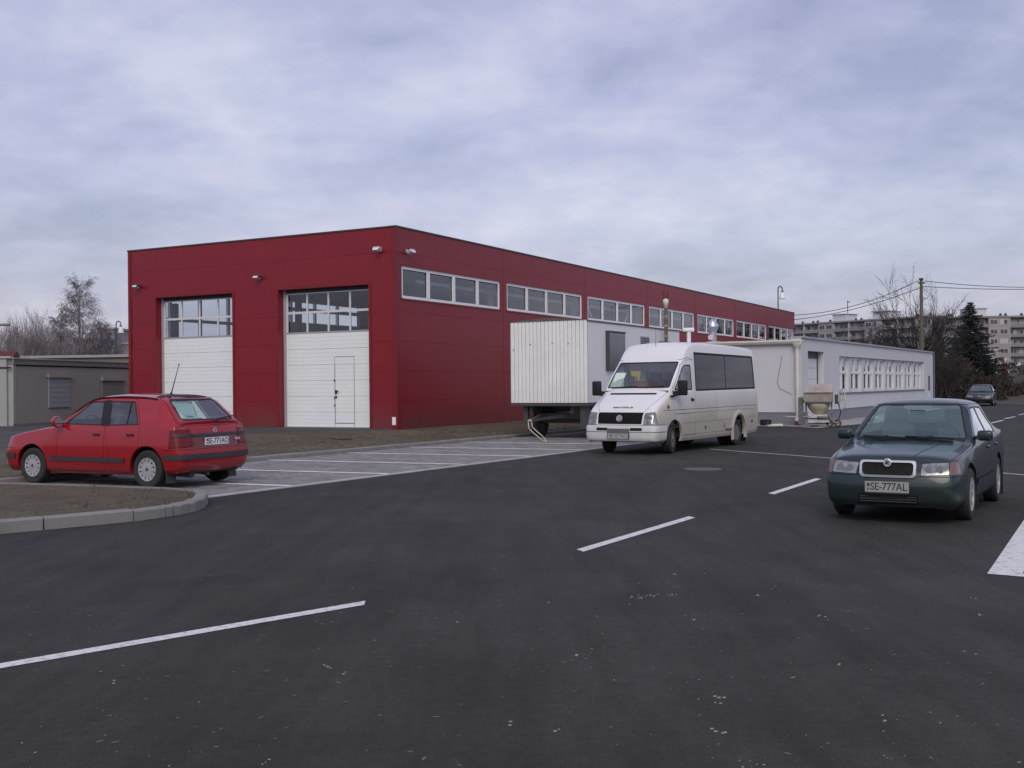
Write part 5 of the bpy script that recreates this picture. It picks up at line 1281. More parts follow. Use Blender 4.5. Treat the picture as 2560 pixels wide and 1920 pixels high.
    for sy in (1, -1):
        for yy, zz_, rr in ((.69, .90, .062), (.79, .87, .045), (.72, .77, .045)): MB().lathe([(rr, .006), (rr*.8, -.006), (.014, -.012), (.0, -.004)], (lmx[yy]+.004, sy*yy, zz_), axis='x', n=18).build('reflector', M_BOWL, c, True, 50)
        MB().lathe([(.045, 0), (.04, .02), (.0, .03)], (2.34, sy*.952, 1.12), axis='y', n=14).build('side_repeater', mat('repeater', (.28, .05, .03), .3), c) if sy > 0 else None
        # door mirrors on arms
        MB().cbox((1.98, sy*1.16, 1.56), (.11, .23, .36)).build('wing_mirror', M_BLACK, c, bevel=.03)
        MB().bar((1.98, sy*.93, 1.42), (1.98, sy*1.10, 1.44), .10, .12).build('mirror_arm', M_BLACK, c)
        MB().cbox((1.922, sy*1.16, 1.56), (.004, .19, .30)).build('mirror_glass', M_MIRROR, c)
        MB().cbox((.98, sy*.962, 1.26), (.16, .03, .06)).cbox((1.03, sy*.964, 1.29), (.03, .03, .04)).build('door_handle', M_BLACK, c)
        MB().cbox((-2.55, sy*.80, .28), (.02, .26, .42)).build('mud_flap', M_BLACK, c)
    MB().cbox((.2, .962, .56), (.08, .012, .08)).build('filler_cap', mat('cap_dark', (.12, .11, .10), .7), c)
    MB().tube([(-1.05, .93, .50), (-1.50, .93, .47)], .06, 10).cbox((-1.02, .95, .60), (.12, .05, .10)).build('side_step', mat('step_grey', (.30, .29, .27), .7, var=.2), c)
    MB().cbox((-2.95, .965, .62), (.10, .01, .06)).build('reflector_amber', M_TAIL, c)
    for y0_, y1_ in ((.72, .02), (.0, -.70)): MB().bar((2.08, y0_, 1.60), (2.075, y1_, 1.575), .025, .025).build('wiper', M_BLACK, c)
    MB().cbox((1.05, .0, 2.51), (.04, .04, .03)).tube([(1.05, 0, 2.51), (1.02, 0, 2.60), (.95, -.03, 3.05)], [.012, .006, .003], 5).build('aerial', M_BLACK, c)
    # things behind the windscreen: paper, pennant, curtain
    MB().cbox((1.85, -.62, 1.76), (.01, .28, .46), Matrix.Rotation(R(-40), 3, 'Y')).build('window_paper', mat('pale_paper', (.55, .68, .60), .8), c)
    MB().add([(1.62, -.40, 1.98), (1.62, -.12, 1.98), (1.62, -.15, 1.80), (1.62, -.20, 1.70), (1.62, -.22, 1.84), (1.62, -.38, 1.86)], [(0, 5, 4, 3, 2, 1)]).build('pennant', mat('pennant_yellow', (.62, .45, .05), .8), c)
    return c

# ================================================================ the white site trailer
def site_trailer():
    TX = HX; c = empty('site_trailer', (2.25, 32.5, 0), math.atan2(TX.y, TX.x), 'white box trailer with a ribbed end wall, parked beside the red hall', 'trailer')
    M_TW = mat('trailer_white', (.76, .775, .765), .55, var=.08, vscale=1.5, dirt=((.38, .37, .33), .25, 1.5, 1.9))
    M_TS = mat('trailer_side', (.74, .76, .78), .6, var=.04, vscale=1.2)
    z0_, z1_, w_, ln = 1.12, 3.62, 2.6, 8.05
    # end wall of vertical ribbed sheets
    n = 20; pw = w_/n
    for k in range(n):
        a = pw*k; b = a+pw-.012
        MB().add([(0, a, z0_), (-.018, a+.018, z0_), (-.018, b-.018, z0_), (0, b, z0_), (0, a, z1_-.03), (-.018, a+.018, z1_-.03), (-.018, b-.018, z1_-.03), (0, b, z1_-.03)], [(0, 4, 5, 1), (1, 5, 6, 2), (2, 6, 7, 3), (0, 1, 2, 3), (4, 7, 6, 5)]).build('wall_sheet', M_TW, c)
    MB().box(0, .04, 0, w_, z0_, z1_-.03).build('end_wall', mat('rib_gap', (.30, .30, .30), .7), c)
    MB().box(.04, ln, 0, .04, z0_, z1_-.03).build('side_wall', M_TS, c); MB().box(.04, ln, w_-.04, w_, z0_, z1_-.03).build('side_wall', M_TS, c); MB().box(ln-.04, ln, .04, w_-.04, z0_, z1_-.03).build('end_wall', M_TS, c)
    # low curved roof
    m = MB(); k = 10; prof = [(w_*j/k, z1_-.03+.09*math.sin(math.pi*j/k)) for j in range(k+1)]
    vs = [(-.03, y, z) for y, z in prof]+[(ln+.03, y, z) for y, z in prof]+[(-.03, 0, z1_-.06), (-.03, w_, z1_-.06)]
    m.add(vs, [(j, j+k+1, j+k+2, j+1) for j in range(k)]+[tuple(range(k+1))]); m.box(-.03, ln+.03, -.025, .0, z1_-.07, z1_-.03).box(-.03, ln+.03, w_, w_+.025, z1_-.07, z1_-.03)
    m.build('roof', mat('trailer_roof', (.10, .10, .095), .7, var=.2), c)
    MB().box(-.03, ln, .0, w_, z0_-.10, z0_-.002).build('floor_frame', M_DARKSTEEL, c)
    for y in (.55, 1.95): MB().box(.2, ln-.3, y, y+.12, .78, 1.02).build('chassis_beam', M_DARKSTEEL, c)
    for x in (1.3, 6.4): MB().box(x-.06, x+.06, .3, w_-.3, .46, .60).build('axle', M_DARKSTEEL, c); MB().box(x-.5, x+.5, .5, w_-.5, .60, .78).build('axle_frame', M_DARKSTEEL, c)
    M_TT = mat('old_tyre', (.03, .03, .03), .85, var=.2)
    for x in (1.3, 6.4):
        for y in (.34, w_-.34):
            e = empty('wheel', (x, y, .42)); e.parent = c; CH.setdefault(c.name, []).append(e)
            MB().lathe([(.24, -.10), (.38, -.12), (.42, -.08), (.42, .08), (.38, .12), (.24, .10)], axis='y', n=28, close=True).build('tyre', M_TT, e, True, 35); MB().lathe([(.24, -.09), (.16, -.04), (.05, -.06), (.05, .06), (.16, .04), (.24, .09)], axis='y', n=20, close=True).build('rim', M_DARKSTEEL, e, True, 35)
    MB().box(.1, .4, .1, .30, .35, 1.02).build('tool_box', M_DARKSTEEL, c); MB().box(.15, .3, w_-.5, w_-.35, .5, 1.02).build('support_leg', M_DARKSTEEL, c)
    MB().bar((.3, w_/2-.4, .72), (-1.15, w_/2, .62), .06, .08).bar((.3, w_/2+.4, .72), (-1.15, w_/2, .62), .08, .10).build('drawbar', M_DARKSTEEL, c)
    MB().lathe([(.04, -.02), (.07, -.02), (.07, .02), (.04, .02)], (-1.24, w_/2, .62), axis='z', n=16, close=True).build('tow_ring', mat('ring_pale', (.45, .42, .36), .6), c)
    # grey hinged shutter, small louvred vent
    MB().box(1.39, 2.72, -.10, -.04, 2.10, 3.28).build('window_shutter', mat('shutter_grey', (.19, .20, .215), .45, metal=.3, var=.2), c, bevel=.02); MB().box(1.36, 1.40, -.12, 0, 2.08, 3.30).box(1.36, 2.74, -.115, 0, 3.28, 3.32).build('shutter_frame', M_DARKSTEEL, c)
    MB().box(4.2, 5.0, -.03, 0, 2.95, 3.25).build('vent_frame', M_GREYSTEEL, c)
    for z in (3.0, 3.08, 3.16): MB().box(4.25, 4.95, -.045, -.03, z, z+.035).build('louvre', M_DARKSTEEL, c)
    for y, z in ((.62, 2.9), (1.15, 2.92), (1.9, 2.9), (2.48, 2.75)): MB().lathe([(.018, 0), (.018, -.012), (.0, -.014)], (-.018, y, z), axis='x', n=8).build('bolt', M_DARKSTEEL, c)
    # rusty flue pipe on a bracket
    RU = mat('rusty_pipe', (.15, .115, .075), .85, var=.5, vscale=9); x = 6.1
    MB().tube([(x, -.22, 3.0), (x, -.22, 4.35)], .062, 12).build('flue_pipe', RU, c, True, 50)
    for z in (3.3, 3.66, 3.98, 4.3): MB().lathe([(.08, -.03), (.08, .03), (.07, .035)], (x, -.22, z), n=12).build('flue_collar', mat('collar_buff', (.33, .28, .20), .8, var=.3), c)
    MB().box(x-.55, x+.45, -.26, -.16, 2.98, 3.12).box(x-.05, x+.05, -.16, 0, 3.0, 3.1).build('flue_bracket', RU, c)
    MB().lathe([(.05, 4.35), (.10, 4.45), (.10, 4.55), (.04, 4.62)], (x, -.22, 0), n=12).build('flue_lamp', M_CREAM, c, True, 50)
    MB().lathe([(.10, 4.64), (.11, 4.86), (.09, 4.89), (.0, 4.90)], (x, -.22, 0), n=12).build('flue_cap', mat('cap_red', (.13, .035, .04), .8, var=.4), c, True, 50)
    return c
site_trailer()
# pale rope hanging from the tow ring
dr = Vector((2.25, 32.5, 0))+HX*-1.24+Vector((-HX.y, HX.x, 0))*1.3
m = MB(); P = [dr+Vector(q) for q in ((0, 0, .66), (-.05, 0, .62), (-.04, -.05, .42), (.06, -.1, .30), (.22, -.14, .16), (.42, -.16, .02), (.48, -.16, .012), (.36, -.12, .16), (.16, -.08, .34), (.06, -.04, .46), (.05, 0, .60), (0, 0, .66))]
m.tube(pchip(P, 5), .016, 6); o = m.build('tow_rope', mat('rope_pale', (.50, .48, .40), .9), None, True, 60); tag(o, 'pale loop of rope hanging from the drawbar of the white trailer to the ground', 'rope')
p = gp(1710, 870)
# white L-shaped pipe on the roof beside the trailer
q = dp(1722, 845, 47.0); e = empty('vent_pipe', (q.x, q.y, 3.3), label='white capped vent pipe on the white building roof right behind the trailer', cat='vent pipe')
MB().tube([(0, 0, 0), (0, 0, .62)], .09, 12).build('pipe', M_WHITE, e, True, 50); MB().box(-.26, .22, -.12, .12, .60, .76).build('pipe_cap', M_WHITE, e, bevel=.02)

# ================================================================ concrete mixer
def mixer(loc, rz):
    c = empty('concrete_mixer', loc, rz, 'old concrete mixer with a boxy hood, standing at the corner of the white building', 'concrete mixer')
    BE = mat('mixer_beige', (.33, .29, .27), .7, var=.3, vscale=3); GR = mat('mixer_grey', (.22, .21, .19), .7, var=.4, vscale=6, bump=.3, bscale=25); WH = mat('mixer_cement', (.48, .47, .44), .85, var=.35, vscale=7)
    # hood: sloping back, vertical front
    m = MB(); y = .52
    pr = [(-.30, .94), (.30, .94), (.36, 1.28), (.02, 1.60), (-.30, 1.60)]   # x (depth, + to the viewer), z
    vs = [(x_, -y+.02*0, z) for x_, z in pr]+[(x_, y, z) for x_, z in pr]
    vs[2] = (.36, -y, 1.28); vs[3] = (.02, -y+.20, 1.60); vs[4] = (-.30, -y+.20, 1.60)
    m.add(vs, [(0, 1, 2, 3, 4), (9, 8, 7, 6, 5), (0, 5, 6, 1), (1, 6, 7, 2), (2, 7, 8, 3), (3, 8, 9, 4), (4, 9, 5, 0)]); m.build('hood', BE, c)
    MB().box(.30, .385, -y-.01, y+.01, 1.265, 1.285).box(-.3, .36, -y, y, .915, .94).build('hood_rim', M_DARKSTEEL, c)
    MB().lathe([(.0, .45), (.20, .48), (.36, .66), (.42, .80), (.42, .86)], (0, 0, 0), n=22).build('drum', mat('drum_buff', (.42, .38, .28), .8, var=.3, vscale=5), c, True, 40)
    MB().box(.25, .34, -.42, .42, .84, .91).build('chute_lip', M_DARKSTEEL, c); MB().box(.10, .40, -.38, .32, .40, .47).build('chute', WH, c); MB().box(.05, .38, -.36, .38, .18, .25).build('tray', WH, c)
    for yy in (-.46, .46):
        MB().bar((-.05, yy, .95), (.05, yy, .10), .06, .06).bar((-.3, yy, .62), (.3, yy, .55), .05, .05).build('frame_leg', GR, c)
    MB().bar((0, -.5, .30), (0, .6, .30), .06, .06).bar((.2, -.5, .12), (.1, .6, .12), .05, .05).build('cross_bar', GR, c)
    MB().box(-.12, .16, -.74, -.56, .10, 1.10).build('hoist_panel', mat('hoist_grey', (.13, .125, .12), .7, var=.3), c); MB().box(-.10, .14, -.74, -.52, 1.10, 1.14).build('hoist_top', WH, c)
    MB().tube([(.15, -1.2, .38), (.1, -.3, .38)], .02, 6).build('side_bar', WH, c)
    MB().lathe([(.0, -.10), (.05, -.10), (.06, .10), (.0, .10)], (.05, -.62, .95), axis='y', n=10).build('pivot', M_DARKSTEEL, c)
    # hand wheel and gear on the right
    MB().box(-.12, .12, .58, .70, .85, 1.20).build('gear_box', M_DARKSTEEL, c); MB().box(-.14, .10, .70, .80, .95, 1.12).build('motor', mat('motor_cream', (.40, .38, .30), .7, var=.3), c)
    m = MB(); pts = [(.05*math.cos(2*math.pi*k/22), .86+.21*math.cos(2*math.pi*k/22)*.35, 1.02+.40*math.sin(2*math.pi*k/22)) for k in range(23)]
    pts = [(-.1+.18*math.cos(2*math.pi*k/22), .84+.12*math.cos(2*math.pi*k/22), 1.0+.40*math.sin(2*math.pi*k/22)) for k in range(23)]
    m.tube(pts, .016, 6, False)
    for k in (0, 5, 11, 16): m.bar((-.1, .84, 1.0), pts[k], .02, .02)
    m.build('hand_wheel', mat('wheel_white', (.5, .5, .48), .6), c, True, 50)
    MB().tube([(.1, .70, .90), (.15, .80, .55), (.1, .70, .25), (.05, .5, .12)], .018, 6).build('hose', M_BLACK, c, True, 60)
    for x_, yy in ((.28, .40), (.20, .68)):
        e = empty('wheel', (x_, yy, .17), R(60)); e.scale = (.82, .82, .82); e.location.z = .14; e.parent = c; CH.setdefault(c.name, []).append(e)
        MB().lathe([(.12, -.035), (.17, -.03), (.17, .03), (.12, .035)], axis='y', n=20, close=True).build('tyre', mat('dusty_tyre', (.07, .068, .062), .9, var=.3), e, True, 35); m = MB().lathe([(.035, -.03), (.035, .03), (0, .03)], axis='y', n=12)
        for k in range(5): t = k*math.pi*.4; m.bar((0, 0, 0), (.125*math.cos(t), 0, .125*math.sin(t)), .02, .025)
        m.build('spokes', GR, e)
    MB().bar((.25, .4, .17), (.22, .82, .17), .04, .04).bar((.2, .5, .17), (.0, .3, .5), .05, .05).build('axle', GR, c)
    MB().lathe([(.02, 0), (.18, .0), (.17, .05), (.02, .06)], (.35, -.15, .0), n=14).build('cable_coil', M_BLACK, c)
    return c
q = dp(2044, 1066, 41.0); mixer((q.x+.05, 41.0, 0.0), math.atan2(-.95, -.30))

# ================================================================ containers and things to the left
def cabins():
    M_CAB = mat('cabin_panel', (.32, .31, .28), .65, var=.06, vscale=.8); M_CABP = mat('cabin_pale', (.33, .345, .33), .6, var=.05); M_FAS = mat('cabin_fascia', (.21, .20, .19), .6, var=.08)
    A = dp(33, 1067, 42.7); Bq = dp(322, 1066, 51.5); d = Vector((Bq.x-A.x, Bq.y-A.y, 0)); ln = d.length+3.5
    c = empty('site_cabin', (A.x, A.y, .25), math.atan2(d.y, d.x), 'long grey flat-roofed cabin with closed shutters, left of the red hall', 'cabin')
    h = 2.68
    MB().box(.18, ln, 0, .1, 0, h-.26).build('wall', M_CAB, c); MB().box(0, ln, 2.4, 2.5, 0, h-.26).build('wall', M_CAB, c); MB().box(ln-.1, ln, .1, 2.4, 0, h-.26).build('wall', M_CAB, c)
    MB().box(-.0, .18, -.02, .2, 0, h-.26).build('corner_post', M_CABP, c)
    MB().box(-.02, ln+.05, -.06, 2.55, h-.26, h-.05).build('fascia', M_FAS, c); MB().box(-.06, ln+.1, -.10, 2.6, h-.05, h).build('roof', mat('cabin_roof', (.36, .38, .38), .6, var=.1), c)
    MB().box(.2, ln, -.012, 0, h-.32, h-.26).build('fascia_gap', M_SEAM, c)
    MB().box(.0, ln, -.02, 0, .0, .09).build('base_rail', M_FAS, c)
    def shutter(px0, px1, ztop, zbot, ma):
        def t_of(px):
            u = (px-1280)/FPX; return (u*A.y-A.x)/(d.x-u*d.y)*d.length
        a, b = sorted((t_of(px0), t_of(px1)))
        MB().box(a, b, -.05, 0, zbot, ztop).build('window_shutter', ma, c); MB().box(a-.08, b+.1, -.12, 0, ztop, ztop+.16).build('shutter_box', M_CAB, c)
        for k in range(1, 6): MB().box(a, b, -.055, -.05, zbot+(ztop-zbot)*k/6, zbot+(ztop-zbot)*k/6+.01).build('shutter_groove', M_FAS, c)
        return a, b
    shutter(120, 174, 1.92, .68, mat('shutter_blue', (.31, .325, .36), .5)); shutter(254, 307, 1.80, .68, mat('shutter_dark', (.22, .21, .195), .6))
    c2 = empty('site_cabin', (A.x, A.y, .25), math.atan2(d.y, d.x), 'end of the paler grey cabin at the left edge of the picture', 'cabin')
    MB().box(-.1, -.005, .2, 6.5, 0, h-.02).build('wall', M_CABP, c2); MB().box(-.13, -.1, .0, 6.5, h-.42, h-.36).build('rail', M_SEAM, c2); MB().box(-.16, .0, -.02, 6.6, h-.02, h+.06).build('roof', mat('cabin_roof', (.36, .38, .38), .6), c2)
    MB().box(-6.0, -.1, 6.4, 6.5, 0, h-.02).build('wall', M_CABP, c2)
cabins()

def house(name, loc, rz, L_, D_, H_, roofh, wallm, roofm, label, wins=(), rows=1):
    c = empty(name, loc, rz, label, 'building')
    MB().box(0, L_, 0, D_, -.3, H_).build('wall', wallm, c)
    if roofh > .3:
        MB().add([(-.3, -.3, H_), (L_+.3, -.3, H_), (L_+.3, D_+.3, H_), (-.3, D_+.3, H_), (-.3, D_/2, H_+roofh), (L_+.3, D_/2, H_+roofh)], [(0, 1, 5, 4), (2, 3, 4, 5), (1, 2, 5), (3, 0, 4), (0, 3, 2, 1)]).build('roof', roofm, c)
    else: MB().box(-.15, L_+.15, -.15, D_+.15, H_, H_+roofh).build('roof', roofm, c)
    for (x0_, x1_, z0_, z1_) in wins:
        f = MB().box(x0_, x1_, -.05, 0, z0_, z1_).build('window', M_WHITE, c)
        MB().box(x0_+.07, (x0_+x1_)/2-.03, -.06, -.05, z0_+.07, z1_-.07).build('pane', M_DARKWIN, f); MB().box((x0_+x1_)/2+.03, x1_-.07, -.06, -.05, z0_+.07, z1_-.07).build('pane', M_DARKWIN, f)
    return c
M_TAUPE = mat('taupe_render', (.185, .165, .155), .85, var=.12, vscale=.5); M_PINKG = mat('pinkish_render', (.26, .235, .245), .85, var=.12, vscale=.5); M_DRED = mat('dark_red_tile', (.10, .018, .016), .7, var=.2, vscale=2)
M_SLATE = mat('pale_roofing', (.30, .31, .32), .8, var=.15)
a = dp(-90, 975, 70); house('red_roof_house', (a.x, 70, 0), R(8), 1.9, 7, 2.6, 1.7, M_TAUPE, M_DRED, 'house with a dark red roof peeping over the cabins at the left edge')
q = dp(188, 975, 125); house('brown_building', (q.x, 125, 0), R(-4), 3.0, 8, 7.4, .2, mat('grey_brown', (.15, .135, .12), .9, var=.15), M_SLATE, 'plain grey-brown building behind the birch, left of the red hall')
q = dp(250, 975, 128); house('stepped_building', (q.x, 128, 0), R(-4), 1.7, 7, 8.7, .2, M_PINKG, M_SLATE, 'narrow taller pinkish building behind the birch', [(1.0, 1.55, 5.0, 6.4), (1.0, 1.55, 3.2, 4.3)])
q = dp(278, 975, 130); house('long_building', (q.x, 130, 0), R(-4), 5.0, 7, 7.0, .25, M_PINKG, M_SLATE, 'pinkish-grey building with small windows just left of the red hall', [(1.0, 1.8, 3.2, 4.6), (2.3, 3.1, 3.0, 4.8)])
q = dp(60, 976, 62); house('low_pale_roof', (q.x, 62, .2), R(-11), 17, 6, 3.25, .15, M_TAUPE, M_SLATE, 'low building with a pale flat roof just behind the grey cabins')

def street_lamp(x, y, h, arm, label, cone=True, rz=0, z=0):
    e = empty('street_lamp', (x, y, z), rz, label, 'street lamp')
    M_P = mat('lamp_post', (.10, .10, .11), .5)
    if cone:
        k = .55; pts = [(0, 0, 0), (0, 0, h-.25)]+[(arm*.5-arm*.5*math.cos(t), 0, h-.25+.25*math.sin(t)) for t in (.5, 1.0, 1.57, 2.1, 2.6)]+[(arm, 0, h-.28)]
        MB().tube(pts, .055, 8).build('pole', M_P, e, True, 60); MB().lathe([(.05, .0), (.08, -.06), (.10, -.18), (.08, -.22)], (arm, 0, h-.30), n=12).build('socket', M_P, e, True, 40)
        MB().lathe([(.10, -.20), (.20, -.40), (.28, -.70), (.29, -.76), (.0, -.80)], (arm, 0, h-.32), n=16).build('lamp_shade', mat('lamp_milk', (.75, .77, .82), .4), e, True, 40)
    else:
        MB().tube([(0, 0, 0), (0, 0, h-.6), (.3, 0, h-.1), (arm*.6, 0, h)], .06, 8).build('pole', M_P, e, True, 60); MB().cbox((arm*.6+.45, 0, h), (1.0, .3, .16)).build('lamp_head', mat('lamp_head_grey', (.15, .17, .17), .5), e, bevel=.05)
    return e
q = dp(292, 1000, 100); street_lamp(q.x, 100, dp(292, 803, 100).z, .42, 'curved street lamp with a white shade, rising just left of the red hall')
q = dp(-28, 1000, 78); street_lamp(q.x, 78, dp(0, 812, 78).z, 1.0, 'flat-headed street lamp at the left edge above the bare bushes', False)
q = dp(1947.5, 980, 95); street_lamp(q.x, 95, dp(1947, 716, 95).z, .38, 'street lamp with a white shade rising behind the far end of the red hall')

# ================================================================ trees
M_BARK = mat('dark_bark', (.035, .030, .028), .95, var=.3, vscale=4); M_TWIG = mat('twig_brown', (.035, .030, .030), .95, var=.2); M_TWIGP = mat('twig_haze', (.19, .17, .185), .95, var=.2)  # distance haze is put into the pale twig colour
M_BIRCH = mat('birch_bark', (.20, .19, .19), .9, var=.5, vscale=3, stretch=(1, 1, 4)); M_NEEDLE = mat('needles', (.018, .024, .020), .9, var=.4, vscale=1.2)
def limb(m, p, d, ln, r, depth, cfg, rg):
    """one branch as a bent tapered tube, then its children"""
    n = 4; pts = [p]; dd = d.copy()
    for i in range(n):
        dd = (dd+Vector((rg.gauss(0, cfg['bend']), rg.gauss(0, cfg['bend']), rg.gauss(0, cfg['bend'])+cfg['up'] * (1 if depth < cfg['droop_at'] else -cfg['droop'])))).normalized(); p = p+dd*ln/n; pts.append(p)
    rr = [r*(1-.5*i/n) for i in range(n+1)]
    rr = [max(x_, cfg.get('rmin', .008)) for x_ in rr]; m.tube(pts, rr, 6 if depth == 0 else (4 if depth < 3 else 3), False)
    if depth >= cfg['depth']: return
    k = cfg['kids'][depth]
    for j in range(k):
        t = cfg['start'][depth]+(1-cfg['start'][depth])*(j+rg.random())/k; i = min(int(t*n), n-1); q = pts[i].lerp(pts[i+1], t*n-i)
        ax = Vector((rg.gauss(0, 1), rg.gauss(0, 1), rg.gauss(0, 1))).cross(dd).normalized(); a = rg.uniform(*cfg['ang'])
        nd = (Matrix.Rotation(a, 3, ax) @ dd); limb(m, q, nd, ln*rg.uniform(*cfg['len'])*(1-.35*t if depth == 0 else 1), r*(1-.5*t)*cfg['rat'], depth+1, cfg, rg)
    if cfg.get('leader', True) and depth > 0: limb(m, pts[-1], dd, ln*.7, rr[-1], depth+1, cfg, rg)
def bare_tree(name, loc, h, cfg, label, seed, trunk=M_BARK, twig=M_TWIG, cat='tree', group=None, trunks=1, lean=.1, tr=.16, scale=(1, 1, 1)):
    e = empty(name, loc, 0, label, cat, group); rg = random.Random(seed); mt = MB(); mc = MB()
    for k in range(trunks):
        d = Vector((rg.gauss(0, lean), rg.gauss(0, lean), 1)).normalized(); th = h*cfg['trunk']; p0 = Vector((rg.uniform(-.2, .2)*(trunks > 1), rg.uniform(-.2, .2)*(trunks > 1), -.1)); p = p0; pts = [p]
        for i in range(6): d = (d+Vector((rg.gauss(0, .04), rg.gauss(0, .04), .05))).normalized(); p = p+d*th/6; pts.append(p)
        rr = [tr*(1-(1-cfg.get('tip', .45))*i/6) for i in range(7)]; mt.tube(pts, rr, 9, False)
        for j in range(cfg['nmain']):
            t = cfg['first']+(1-cfg['first'])*(j+.5*rg.random())/cfg['nmain']; i = min(int(t*6), 5); q = pts[i].lerp(pts[i+1], t*6-i); a = j*2.4+rg.random(); el = rg.uniform(*cfg['elev'])
            nd = Vector((math.cos(a)*math.cos(el), math.sin(a)*math.cos(el), math.sin(el))); limb(mc, q, nd, h*cfg['mlen']*(cfg['prof'](t))*rg.uniform(.8, 1.15), rr[min(i, 6)]*cfg['mr'], 1, cfg, rg)
    for m in (mt, mc): m.v = [(x*scale[0], y*scale[1], z*scale[2]) for x, y, z in m.v]
    mt.build('trunk', trunk, e, True, 80); mc.build('crown', twig, e); return e
SPREAD = dict(rmin=.012, bend=.15, up=.015, droop=0, droop_at=9, depth=5, kids=[0, 4, 3, 3, 3], start=[.35, .3, .25, .2, .1], ang=(.30, .75), len=(.52, .72), rat=.70, trunk=.36, nmain=6, first=.62, elev=(.35, 1.15), mlen=.42, mr=.72, prof=lambda t: 1.0)
q = dp(2278, 1000, 88); bare_tree('bare_tree', (q.x, 88, 0), 8.3, SPREAD, 'spreading bare tree rising behind the white building, beside the utility pole', 21, tr=.24, trunks=2, lean=.14, scale=(.70, .8, .95))
BIRCH = dict(bend=.12, up=.10, droop=3.0, droop_at=3, depth=4, kids=[0, 5, 5, 5], start=[.2, .15, .1, .05], ang=(.3, .9), len=(.45, .72), rat=.55, trunk=.97, tip=.12, nmain=28, first=.16, elev=(.45, 1.0), mlen=.20, mr=.40, prof=lambda t: 1.35-1.0*t)
q = dp(213, 1000, 95); bare_tree('birch_tree', (q.x, 95, 0), dp(213, 700, 95).z, BIRCH, 'tall slender birch with drooping pale twigs left of the red hall', 11, M_BIRCH, M_TWIGP, tr=.17, lean=.02)
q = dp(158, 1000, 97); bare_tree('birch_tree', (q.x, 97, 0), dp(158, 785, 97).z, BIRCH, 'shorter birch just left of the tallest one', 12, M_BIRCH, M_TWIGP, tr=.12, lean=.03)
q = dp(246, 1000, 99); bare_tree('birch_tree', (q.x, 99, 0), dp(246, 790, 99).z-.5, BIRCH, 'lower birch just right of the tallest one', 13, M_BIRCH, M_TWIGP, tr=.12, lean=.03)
BUSH = dict(bend=.13, up=.12, rmin=.007, droop=0, droop_at=9, depth=4, kids=[0, 4, 4, 4], start=[.1, .1, .1, .1], ang=(.2, .6), len=(.45, .75), rat=.55, trunk=.55, tip=.4, nmain=5, first=.1, elev=(.5, 1.3), mlen=.36, mr=.5, prof=lambda t: 1.1-.3*t)
nm = ('thin', 'dense', 'leaning', 'bushy', 'tall thin', 'low', 'wide')
spots = ((8, 835, 88, 'at the left edge of the picture'), (40, 822, 90, 'right of the flat-headed street lamp'), (62, 800, 94, 'tallest of the row left of the birches'), (92, 815, 92, 'in the middle of the row above the cabins'), (118, 798, 98, 'close to the birches'), (135, 820, 91, 'touching the left birch'), (24, 850, 86, 'low above the red roof'))
for i, (px, py, Y, wh) in enumerate(spots):
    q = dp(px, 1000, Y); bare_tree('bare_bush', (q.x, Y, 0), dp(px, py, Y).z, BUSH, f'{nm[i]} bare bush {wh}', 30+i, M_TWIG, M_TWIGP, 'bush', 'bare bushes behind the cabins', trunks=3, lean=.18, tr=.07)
for i, (px, py, Y, wh) in enumerate(((2352, 850, 84, 'at the far corner of the white building'), (2372, 880, 80, 'between the white building and the spruce'), (2180, 838, 84, 'showing over the white roof below the apartment block'), (2110, 848, 90, 'showing over the white roof near the red hall'), (2240, 850, 82, 'showing over the white roof beside the spreading tree'))):
    q = dp(px, 1000, Y); bare_tree('bare_bush', (q.x, Y, 0), dp(px, py, Y).z, BUSH, f'tangled bare bush {wh}', 60+i, M_TWIG, M_TWIG, 'bush', 'bare bushes behind the white building', trunks=2, lean=.2, tr=.06)

def spruce(loc, h, w_, label, seed, nwh=26):
    e = empty('spruce_tree', loc, 0, label, 'tree', None); rg = random.Random(seed)
    MB().tube([(0, 0, -.1), (0, 0, h*.5), (0, 0, h)], [.17, .10, .015], 8).build('trunk', M_BARK, e, True, 80)
    m = MB()
    def blade(p, d, ln, wd):
        s_ = d.cross(Vector((rg.gauss(0, .4), rg.gauss(0, .4), 1))).normalized()*wd; m.add([p-s_*.5, p+s_*.5, p+d*ln], [(0, 1, 2)])
    for i in range(nwh):
        t = i/nwh; z = h*(.10+.90*t); r = w_*(1-t)**.85*rg.uniform(.75, 1.1)+.12; nb = int(11-4*t)
        for j in range(nb):
            a = 2*math.pi*(j+rg.random()*.7)/nb+i*.9; rl = r*rg.uniform(.65, 1.15); tipz = z-rl*rg.uniform(.05, .35)+rl*.12; p0 = Vector((0, 0, z)); p1 = Vector((math.cos(a)*rl, math.sin(a)*rl, tipz)); mid = p0.lerp(p1, .55)+Vector((0, 0, -.07*rl))
            m.tube([p0, mid, p1], [.03, .02, .008], 3, False)
            ns = max(5, int(rl*13))
            for k in range(ns):
                u = .12+.88*k/ns; p = (p0.lerp(mid, u/.55) if u < .55 else mid.lerp(p1, (u-.55)/.45)); out_ = Vector((math.cos(a), math.sin(a), 0)); sd_ = Vector((-math.sin(a), math.cos(a), 0))
                for q_ in range(4):
                    d = (out_*rg.uniform(.2, .8)+sd_*rg.choice((-1, 1))*rg.uniform(.3, 1)+Vector((0, 0, rg.uniform(-.8, .15)))).normalized(); blade(p+Vector((0, 0, rg.uniform(-.05, .05))), d, rg.uniform(.16, .34), rg.uniform(.05, .10))
    m.build('crown', M_NEEDLE, e); return e
q = dp(2428, 1000, 104); spruce((q.x, 104, 0), dp(2428, 752, 104).z, 4.1, 'tall dark spruce with a pointed top in front of the right apartment block', 3, 44)
